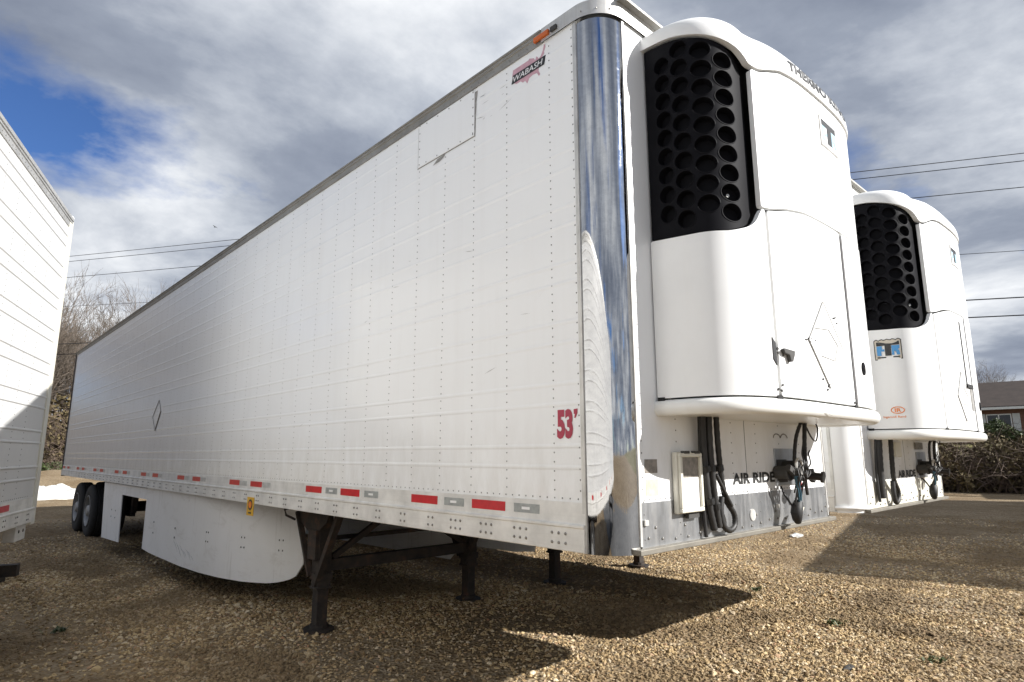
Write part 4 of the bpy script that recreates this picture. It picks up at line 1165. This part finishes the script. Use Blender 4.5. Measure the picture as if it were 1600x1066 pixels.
    decal('air_ride_lettering', text_fit('RIDE', 0.290, 0.064, 0.04), lambda a, b: (0.0022, (1.335 if main else 1.265) + a, 1.386 + dxy * 2.6 + b), M['ink2'], root)
    # arc stencilled above the coupling plate
    if main:
        MB().tube([(0.002, y0 + 0.06 + 0.05 * math.cos(a), 1.66 + 0.028 * math.sin(a)) for a in np.linspace(0.1, math.pi - 0.1, 9)], 0.004, 4).tube([(0.002, y0 + 0.165 + 0.05 * math.cos(a), 1.66 + 0.028 * math.sin(a)) for a in np.linspace(0.1, math.pi - 0.1, 9)], 0.004, 4).build('bracket_wire', M['scuffg'], root)
        # document holder
        bx_ = MB().box(0.004, 0.035, 0.462, 0.690, 1.262, 1.570).build('document_box', M['cream'], root, bevel=0.008)
        fr = MB().box(0.035, 0.052, 0.470, 0.682, 1.268, 1.290).box(0.035, 0.052, 0.470, 0.682, 1.545, 1.565).box(0.035, 0.052, 0.470, 0.492, 1.290, 1.545).box(0.035, 0.052, 0.662, 0.682, 1.290, 1.545)
        fr.build('box_frame', M['cream'], bx_, bevel=0.004)
        MB().box(0.0355, 0.038, 0.494, 0.660, 1.292, 1.440).build('papers', M['paper'], bx_)
        MB().box(0.0355, 0.0375, 0.494, 0.660, 1.442, 1.543).build('faded_label', M['brownfilm'], bx_)
        for y in (0.51, 0.61): MB().box(0.03, 0.056, y, y + 0.045, 1.562, 1.576).build('box_clip', M['scuff'], bx_)
        ltx = MB()
        for i in range(9):
            z = 1.425 - i * 0.013; ltx.box(0.0380, 0.0384, 0.51, 0.51 + (0.13 if i % 3 else 0.09), z, z + 0.002)
        ltx.build('print_lines', M['scuffg'], bx_)
        MB().box(0.01, 0.03, 0.56, 0.66, 1.235, 1.258).build('box_hasp', M['scuff'], bx_)
        MB().box(0.0008, 0.0018, 0.232, 0.338, 1.468, 1.535).build('sticker', M['brownfilm'], root)
        MB().box(0.0008, 0.0018, 0.238, 0.342, 1.358, 1.440).build('sticker', M['ystain'], root)
        MB().cyl((0.003, 1.292, 1.205), (0.008, 1.292, 1.205), 0.034, n=20).build('inspection_cap', M['alu'], root, smooth=40)
        for k in range(3): MB().box(0.006, 0.016, 0.20 + k * 0.7, 0.23 + k * 0.7, 1.225, 1.25).build('small_bracket', M['alu'], root)
    else:
        MB().box(0.004, 0.03, 0.95, 1.10, 1.53, 1.66).build('document_box', M['cream'], root, bevel=0.006)
        MB().box(0.004, 0.02, y0 - 0.02, y0 + 0.20, 1.60, 1.665).build('name_plate', M['scuffg'], root)
front_fittings(A, True)

# ---- second trailer beside it
B = empty('refrigerated_trailer', (0, 3.06, 0))
tag(B, 'second white refrigerated trailer with blue T badge and orange oval badge on its front', 'trailer', 'parked refrigerated trailers')
trailer(B, dict(detail={'front': 1}, corner=M['gel'], kick=M['cream']))
refrigeration_unit(B, -0.075, False)
landing_gear(B, -3.70, W, False)
axles(B, (-12.9, -14.15), W)
front_fittings(B, False)
MB().prism([(-11.2, 0.3), (-4.0, 0.38), (-3.65, 0.42), (-3.62, 0.50), (-4.4, 1.095), (-11.2, 1.095)], lambda a, b, t: (a, t, b), 0.03, 0.042).build('side_skirt', M['skirt'], B)
toe = MB().tube([(-0.176 + 0.186 * math.sin(a), 0.176 - 0.186 * math.cos(a), 1.135) for a in np.linspace(0, math.pi / 2, 12)], 0.014, 6).build('corner_toe', M['gel'], B, smooth=50)

# ---- trailer on the left, set at an angle
ca = math.atan2(-0.328, 0.945)
Cz = (0.965, 1.185, 3.77, 3.87)
C = empty('box_trailer', (0, 0, 0), ca)
cr = Vector((-5.44, -1.574)) - Vector((math.cos(ca) * -L - math.sin(ca) * W, math.sin(ca) * -L + math.cos(ca) * W))
C.location = (cr.x, cr.y, 0)
tag(C, 'sunlit white box trailer cut off by the left edge of the photo', 'trailer')
trailer(C, dict(z=Cz, skin=M['cwhite'], detail={'left': 16.0, 'tape_left': [-L + 1.0 + 1.9 * i for i in range(8)]}, bead=0.007, corner=M['alu'], toprail=M['alu'], rail=M['alux'], rearmat=M['cream'], bumper=1))
axles(C, (-L + 3.2, -L + 4.45), W)
landing_gear(C, -3.0, W, False)
bk = MB().box(-L + 0.02, -L + 0.30, W - 0.12, W - 0.03, 0.82, 0.965).build('rear_bracket', M['alux'], C, bevel=0.006)
MB().domes([(-L + 0.10, W - 0.03, 0.90), (-L + 0.22, W - 0.03, 0.90)], 1, 1, 0.017, 0.006).build('bracket_bolt', M['steel'], bk, recalc=False)
MB().cyl((-L - 0.02, W + 0.0, 3.875), (-L + 0.03, W + 0.0, 3.875), 0.022, n=10).build('marker_lamp', M['whitefilm'], C)

# ---- two unseen trailers added beyond the right edge to cast the yard's large shadow
for (kx, ky), lab in (((4.2, 10.0), 'white box trailer added crosswise out of view to cast the shadow at right'), ((3.0, 28.3), 'white box trailer added out of view behind the crosswise one to carry its shadow back')):
    da = math.radians(104)
    D = empty('box_trailer', (kx - (math.cos(da) * -L - math.sin(da) * W), ky - (math.sin(da) * -L + math.cos(da) * W), 0), da)
    tag(D, lab, 'trailer')
    trailer(D, dict(skin=M['cwhite'], corner=M['alu']))
    axles(D, (-12.9, -14.15), W)
    landing_gear(D, -3.7, W, False)

# ------------------------------------------------------------------ small things on the ground
def at(px, py, z=0.0):
    d = fw * FPX + r2 * (px - 800) - u2 * (py - 533)
    t = (z - CAM.z) / d.z
    return CAM + d * t
b = MB().box(-0.45, 0.45, -0.09, 0.09, 0.0, 0.16).build('timber_block', M['wood'], bevel=0.012)
b.location = (-8.90, -1.62, 0.0); b.rotation_euler = (0, 0, math.radians(12))
tag(b, 'dark weathered timber block lying on gravel below the left trailer', 'timber')
# crumpled tarpaulin
tb = MB(); n = 26
tr_ = random.Random(9)
ph_ = [(tr_.uniform(1.5, 7), tr_.uniform(1.5, 7), tr_.uniform(0, 6)) for _ in range(9)]
for i in range(n + 1):
    for j in range(n + 1):
        u, v = i / n * 2 - 1, j / n * 2 - 1
        r_ = max(0.0, 1 - (abs(u) ** 2.6 + abs(v) ** 2.6))
        z = 0.34 * r_ ** 0.5 + 0.11 * sum(abs(math.sin(a * u * 1.3 + b_ * v * 1.3 + c)) - 0.5 for a, b_, c in ph_) / 2.2 * (0.25 + r_)
        k = 1 - 0.12 * abs(math.sin(7 * u + 3 * v))
        tb.v.append((u * 1.0 * k, v * (1.15 + 0.2 * math.sin(3 * u)) * k, max(0.01, z)))
for i in range(n):
    for j in range(n): tb.f.append((i * (n + 1) + j, (i + 1) * (n + 1) + j, (i + 1) * (n + 1) + j + 1, i * (n + 1) + j + 1))
tp = tb.build('tarpaulin', M['tarp'], recalc=False, smooth=40)
q = at(78, 779); tp.location = (q.x, q.y, hgt(q.x, q.y) - 0.02)
tag(tp, 'crumpled white tarpaulin heaped on the ground beyond the trailers', 'tarpaulin')
def lump(name, px, py, sx, sy, sz, mat, label, cat, seed):
    r_ = random.Random(seed); mb = MB(); bm = bmesh.new()
    bmesh.ops.create_icosphere(bm, subdivisions=2, radius=1)
    for v in bm.verts:
        k = 1 + r_.uniform(-0.25, 0.25); mb.v.append((v.co.x * sx * k, v.co.y * sy * k, max(-0.2, v.co.z) * sz * k))
    mb.f = [tuple(v.index for v in f.verts) for f in bm.faces]; bm.free()
    o = mb.build(name, mat, recalc=True); p = at(px, py); o.location = (p.x, p.y, hgt(p.x, p.y) + sz * 0.25)
    return tag(o, label, cat)
lump('crumpled_paper', 1245, 840, 0.10, 0.17, 0.05, M['tarp'], 'scrap of white paper lying on sunlit gravel before the couplings', 'paper', 3)
lump('dark_rag', 1327, 1047, 0.03, 0.08, 0.012, M['scuff'], 'flat dark scrap lying on gravel at the bottom right', 'scrap', 5)

# low weeds pushing through the gravel
def weed(px, py, seed, label):
    r_ = random.Random(seed); mb = MB()
    for k in range(26):
        a = r_.uniform(0, 6.283); l = r_.uniform(0.03, 0.075); w_ = r_.uniform(0.005, 0.009); o_ = Vector((r_.gauss(0, .03), r_.gauss(0, .05), 0))
        d = Vector((math.cos(a), math.sin(a), 0)); sd = Vector((-d.y, d.x, 0)) * w_
        p1 = o_ + d * l * 0.5 + Vector((0, 0, l * 0.55)); p2 = o_ + d * l + Vector((0, 0, l * 0.45))
        mb.add([o_ - sd, o_ + sd, p1 + sd, p1 - sd, p2], [(0, 1, 2, 3), (3, 2, 4)])
    o = mb.build('weed', M['leaf'], recalc=False); p = at(px, py); o.location = (p.x, p.y, hgt(p.x, p.y) + 0.004)
    tag(o, label, 'weed', 'weeds in the gravel')
weed(1183, 923, 1, 'small green weed in sunlit gravel near the right hand shadow')
weed(1305, 972, 2, 'small green weed in the sunlit gravel at centre right')
weed(1462, 1036, 3, 'small green weed close to the bottom right corner')
weed(95, 985, 4, 'small green weed in shaded gravel at the lower left')

# ------------------------------------------------------------------ bare trees and brush
def bare_tree(seed, H, trunk_r, levels, spread, nkids, twig_len, upw=0.25):
    r_ = random.Random(seed)
    trunk, crown = MB(), MB()
    def grow(p, d, length, rad, lev):
        seg = 4 if lev == 0 else 3
        pts = [p]; rads = [rad]
        for i in range(seg):
            d = (d + Vector((r_.gauss(0, 0.10), r_.gauss(0, 0.10), r_.gauss(0, 0.06) + upw * 0.12))).normalized()
            p = p + d * (length / seg); pts.append(p); rads.append(rad * (1 - 0.55 * (i + 1) / seg))
        (trunk if lev == 0 else crown).tube(pts, rads, 7 if lev == 0 else (5 if lev == 1 else 3), caps=False)
        if lev >= levels: return
        k = nkids[lev]
        for c in range(k):
            t = r_.uniform(0.30, 1.0) if lev else r_.uniform(0.28, 1.0)
            if c == 0: t = 1.0
            f = t * seg; i = min(int(f), seg - 1); q = pts[i].lerp(pts[i + 1], f - i)
            ang = r_.uniform(0.35, spread) if c else 0.2
            ax = Vector((r_.gauss(0, 1), r_.gauss(0, 1), r_.gauss(0, 0.5))).normalized()
            side = d.cross(ax).normalized()
            nd = (d * math.cos(ang) + side * math.sin(ang) + Vector((0, 0, upw * 0.5))).normalized()
            grow(q, nd, length * r_.uniform(0.52, 0.78) * (1.0 if lev < levels - 1 else twig_len), max(rads[i] * r_.uniform(0.5, 0.72), 0.012), lev + 1)
    grow(Vector((0, 0, -0.1)), Vector((r_.gauss(0, .03), r_.gauss(0, .03), 1)), H * 0.46, trunk_r, 0)
    return trunk.mesh('trunk', M['bark'], 60, recalc=False), crown.mesh('crown', M['twig'], None, recalc=False)
TREES = [bare_tree(3, 16, 0.30, 5, 1.0, (10, 6, 5, 4, 4), 0.85), bare_tree(8, 15, 0.24, 5, 0.9, (9, 6, 5, 4, 3), 0.85, 0.3)]
def put_tree(k, az, dist, sc, rz, label, zoff=0.0):
    x = CAM.x + dist * math.cos(math.radians(az)); y = CAM.y + dist * math.sin(math.radians(az))
    t = empty('bare_tree', (x, y, hgt(x, y) + zoff), rz); t.scale = (sc, sc, sc)
    tag(t, label, 'tree', 'leafless trees at the back of the yard')
    for nm, me in zip(('trunk', 'crown'), TREES[k]):
        o = bpy.data.objects.new(nm, me); COL.objects.link(o); o.parent = t
put_tree(0, 170.2, 76, 1.15, 0.4, 'tall grey bare tree with the widest crown above the trailer roof line')
put_tree(1, 168.1, 77, 1.12, 2.0, 'bare tree showing just above the long trailer roof, right of the widest one')
put_tree(1, 173.0, 78, 1.0, 4.1, 'bare tree seen just right of the left trailer edge')
put_tree(0, 173.9, 82, 1.0, 1.5, 'bare tree partly hidden by the left trailer, farthest back')
put_tree(0, 165.8, 82, 1.05, 5.2, 'bare tree mostly hidden behind the long trailer roof')
put_tree(0, 171.6, 84, 1.15, 2.6, 'bare tree standing between the two tallest, behind the long trailer rear corner')
put_tree(1, 101.4, 66, 0.42, 0.9, 'small bare tree in front of the brown roofed house')
put_tree(0, 99.6, 74, 0.42, 3.0, 'thin bare treetop rising behind the brown roof')

for i, az in enumerate((177.5, 181, 184.5, 188, 192, 196)):
    put_tree(i % 2, az, 62 + (i * 7) % 11, 0.95 + 0.05 * (i % 3), i * 1.7, 'bare tree number %s in the row hidden behind the left trailer' % ('one', 'two', 'three', 'four', 'five', 'six')[i])
def brush(name, seed, wx, wy, h, ns, nl, leafmat, twigmat, lsize):
    r_ = random.Random(seed)
    tw, lf = MB(), MB()
    for i in range(ns):
        p = Vector((r_.uniform(-wx, wx), r_.uniform(-wy, wy), 0))
        d = Vector((r_.gauss(0, 0.45), r_.gauss(0, 0.45), 1)).normalized()
        pts = [p]; ln = h * r_.uniform(0.45, 1.05)
        for k in range(5):
            d = (d + Vector((r_.gauss(0, 0.25), r_.gauss(0, 0.25), -0.08 * k))).normalized(); p = p + d * ln / 5; pts.append(p)
        tw.tube(pts, [0.016, 0.014, 0.011, 0.009, 0.007, 0.005], 3, caps=False)
        for q in range(3):
            j = r_.randint(1, 4); e = Vector((r_.gauss(0, 1), r_.gauss(0, 1), r_.gauss(0.3, 0.6))).normalized()
            tw.tube([pts[j], pts[j] + e * ln * 0.18, pts[j] + e * ln * 0.30 + Vector((0, 0, r_.uniform(-.1, .1)))], [0.009, 0.007, 0.004], 3, caps=False)
    for i in range(nl):
        x, y = r_.uniform(-1, 1), r_.uniform(-1, 1)
        top = h * (0.62 + 0.25 * math.sin(3 * x + seed) + 0.12 * math.sin(9 * x + 2 * y)) * (1 - 0.35 * abs(y))
        z = top * r_.random() ** 0.7
        c = Vector((x * wx, y * wy, z)); s = lsize * r_.uniform(0.6, 1.4)
        a = Vector((r_.gauss(0, 1), r_.gauss(0, 1), r_.gauss(0, 1))).normalized(); b_ = a.cross(Vector((r_.gauss(0, 1), r_.gauss(0, 1), 0.3))).normalized()
        lf.add([c - a * s, c + b_ * s * 0.5, c + a * s, c - b_ * s * 0.5], [(0, 1, 2, 3)])
    return tw.mesh('stems', twigmat, None, recalc=False), lf.mesh('leaves', leafmat, None, recalc=False)
BR = {'dry': brush('d', 2, 3.2, 1.3, 3.3, 420, 6500, M['deadleaf'], M['twig2'], 0.085),
      'dry2': brush('e', 6, 3.0, 1.2, 2.7, 380, 6000, M['deadleaf'], M['twig2'], 0.085),
      'green': brush('g', 4, 3.0, 1.2, 2.6, 120, 9000, M['leaf'], M['twig2'], 0.11)}
def put_bush(kind, name, az, dist, sc, rz, label, group):
    x = CAM.x + dist * math.cos(math.radians(az)); y = CAM.y + dist * math.sin(math.radians(az))
    t = empty(name, (x, y, hgt(x, y) - 0.05), rz); t.scale = (sc, sc, sc)
    tag(t, label, 'bush', group)
    for nm, me in zip(('stems', 'leaves'), BR[kind]):
        o = bpy.data.objects.new(nm, me); COL.objects.link(o); o.parent = t
gR = 'brambles along the right edge of the yard'; gL = 'brush at the back of the yard'
put_bush('dry', 'bramble_bush', 97.6, 33.5, 0.92, 0.05, 'brown bramble bush at the right edge below the house window', gR)
put_bush('dry2', 'bramble_bush', 101.6, 33.0, 1.05, 0.1, 'brown bramble bush with arching stems right of the second trailer', gR)
put_bush('dry', 'bramble_bush', 105.4, 33.5, 1.0, 2.9, 'brown bramble bush half hidden behind the second trailer front', gR)
put_bush('dry2', 'bramble_bush', 99.6, 37.0, 0.8, 1.2, 'bramble bush standing behind the first row near the house lawn', gR)
put_bush('green', 'round_shrub', 97.9, 52.0, 0.75, 0.4, 'dark green shrub below the house window', gR)
put_bush('green', 'hedge_bush', 173.4, 56, 0.9, 1.6, 'low green hedge bush behind the white tarpaulin', gL)
put_bush('green', 'hedge_bush', 169.5, 63, 0.95, 1.5, 'low green hedge bush hidden behind the long trailer rear', gL)
put_bush('dry', 'brush_thicket', 173.5, 63, 2.3, 1.5, 'tall brown thicket behind the green hedge near the left trailer', gL)
put_bush('dry2', 'brush_thicket', 171.8, 65, 2.2, 1.7, 'tall brown thicket at the rear corner of the long trailer', gL)
put_bush('dry', 'brush_thicket', 175.6, 66, 2.2, 1.2, 'tall brown thicket hidden behind the left trailer', gL)

for i, az in enumerate((178.5, 182.5, 186.5, 190.5, 194.5)):
    put_bush('dry' if i % 2 else 'dry2', 'brush_thicket', az, 66, 2.3, 1.4 + 0.1 * i, 'tall brown thicket hidden behind the left trailer, %s from the yard' % ('first', 'second', 'third', 'fourth', 'fifth')[i], gL)

# ------------------------------------------------------------------ house on the right
HX, HY, HZ = -7.0, 56.0, 2.2
H = empty('house', (HX, HY, HZ), math.radians(4))
tag(H, 'single storey brick house with brown shingle roof behind the brambles', 'house')
MB().box(-9, 9, 0, 8, -0.6, 2.75).build('wall', M['brick'], H)
MB().prism([(-0.55, 2.62), (-0.55, 2.80), (4.0, 5.0), (8.55, 2.80), (8.55, 2.62), (4.0, 4.78)], lambda a, b, t: (t, a, b), -9.5, 9.5).build('roof', M['shingle'], H)
MB().box(-9.5, 9.5, -0.60, -0.555, 2.56, 2.74).build('fascia', M['frame'], H)
for x in (-5.8, -0.6, 3.2, 6.2):
    wdo = MB().box(x - 0.75, x + 0.75, -0.045, 0.0, 0.95, 2.25).box(x - 0.85, x + 0.85, -0.08, 0.0, 0.88, 0.95).build('window', M['frame'], H)
    for d in (-0.36, 0.36):
        MB().box(x + d - 0.32, x + d + 0.32, -0.052, -0.046, 1.03, 2.17).build('pane', M['glass'], wdo)
    for s_ in (-1, 1): MB().box(x + s_ * 1.02 - 0.22, x + s_ * 1.02 + 0.22, -0.04, 0.0, 0.93, 2.27).build('shutter', M['shutter'], wdo)
dr = MB().box(1.0, 1.95, -0.04, 0.0, 0.0, 2.1).build('door', M['frame'], H)
MB().cyl((1.85, -0.05, 1.0), (1.85, -0.09, 1.0), 0.03, n=8).build('handle', M['scuff'], dr)
MB().box(-3.2, -2.4, 3.4, 4.4, 4.4, 5.9).build('chimney', M['brick'], H)

# ------------------------------------------------------------------ overhead wires and poles
WD = Vector((0.875, 0.485, 0)); WN = Vector((-0.485, 0.875, 0)); WP = 28.0
def wire_pt(px, py):
    d = (fw * FPX + r2 * (px - 800) - u2 * (py - 533)); t = WP / d.dot(WN); return CAM + d * t
wl_ = [((108, 400), (1600, 238)), ((108, 408), (1600, 250)), ((105, 433), (1600, 291)), ((105, 478), (1600, 390)), ((90, 537), (1600, 463)), ((90, 553), (1600, 491))]
names = ['topmost', 'second from the top', 'third from the top', 'fourth from the top', 'second from the bottom', 'lowest']
ends = []
for i, (a, b) in enumerate(wl_):
    P0_, P1_ = wire_pt(*a), wire_pt(*b)
    d = (P1_ - P0_); P0_ = P0_ - d * 0.10; P1_ = P1_ + d * 0.10
    pts = [P0_.lerp(P1_, t) - Vector((0, 0, 0.5 * 4 * (t * (1 - t)) * 0.25)) for t in np.linspace(0, 1, 30)]
    wr = MB().tube(pts, 0.017 if i < 3 else (0.012 if i == 3 else 0.024), 5).build('power_line', M['wire'])
    tag(wr, names[i] + ' of the six overhead wires crossing the sky', 'wire', 'overhead wires')
    ends.append((pts[0], pts[-1]))
for k, nm in ((0, 'left'), (1, 'right')):
    ps = [e[k] for e in ends]
    x = sum(p.x for p in ps) / 6; y = sum(p.y for p in ps) / 6
    pole = empty('utility_pole', (x, y, hgt(x, y)))
    tag(pole, 'wooden utility pole carrying the wires beyond the %s edge' % nm, 'pole', 'utility poles')
    top = max(p.z for p in ps) + 0.6 - hgt(x, y)
    MB().cyl((0, 0, -0.3), (0, 0, top), 0.17, 0.11, 12).build('shaft', M['bark'], pole, smooth=40)
    MB().beam((-WD.y * -1.2, -WD.x * 1.2, top - 0.55), (WD.y * -1.2, WD.x * 1.2, top - 0.55), 0.1, 0.12).build('cross_arm', M['bark'], pole)

# a bird high over the yard
d = (fw * FPX + r2 * (336 - 800) - u2 * (355 - 533)).normalized()
bp = CAM + d * 95
bird = MB()
bird.tube([(-0.20, 0, 0), (-0.10, 0, 0.01), (0.05, 0, 0.01), (0.16, 0, 0.02), (0.21, 0, 0.02)], [0.012, 0.045, 0.055, 0.03, 0.006], 8)
for s_ in (-1, 1):
    bird.add([(0.06, s_ * 0.03, 0.03), (-0.07, s_ * 0.03, 0.03), (-0.03, s_ * 0.25, 0.10), (0.08, s_ * 0.22, 0.11), (-0.02, s_ * 0.45, 0.06)], [(0, 1, 2, 3), (3, 2, 4)])
bd_ = bird.build('bird', M['scuff'], recalc=False)
bd_.location = bp; bd_.rotation_euler = (0.2, 0.1, YAW + 1.2)
tag(bd_, 'small dark bird flying above the wires at left', 'bird')
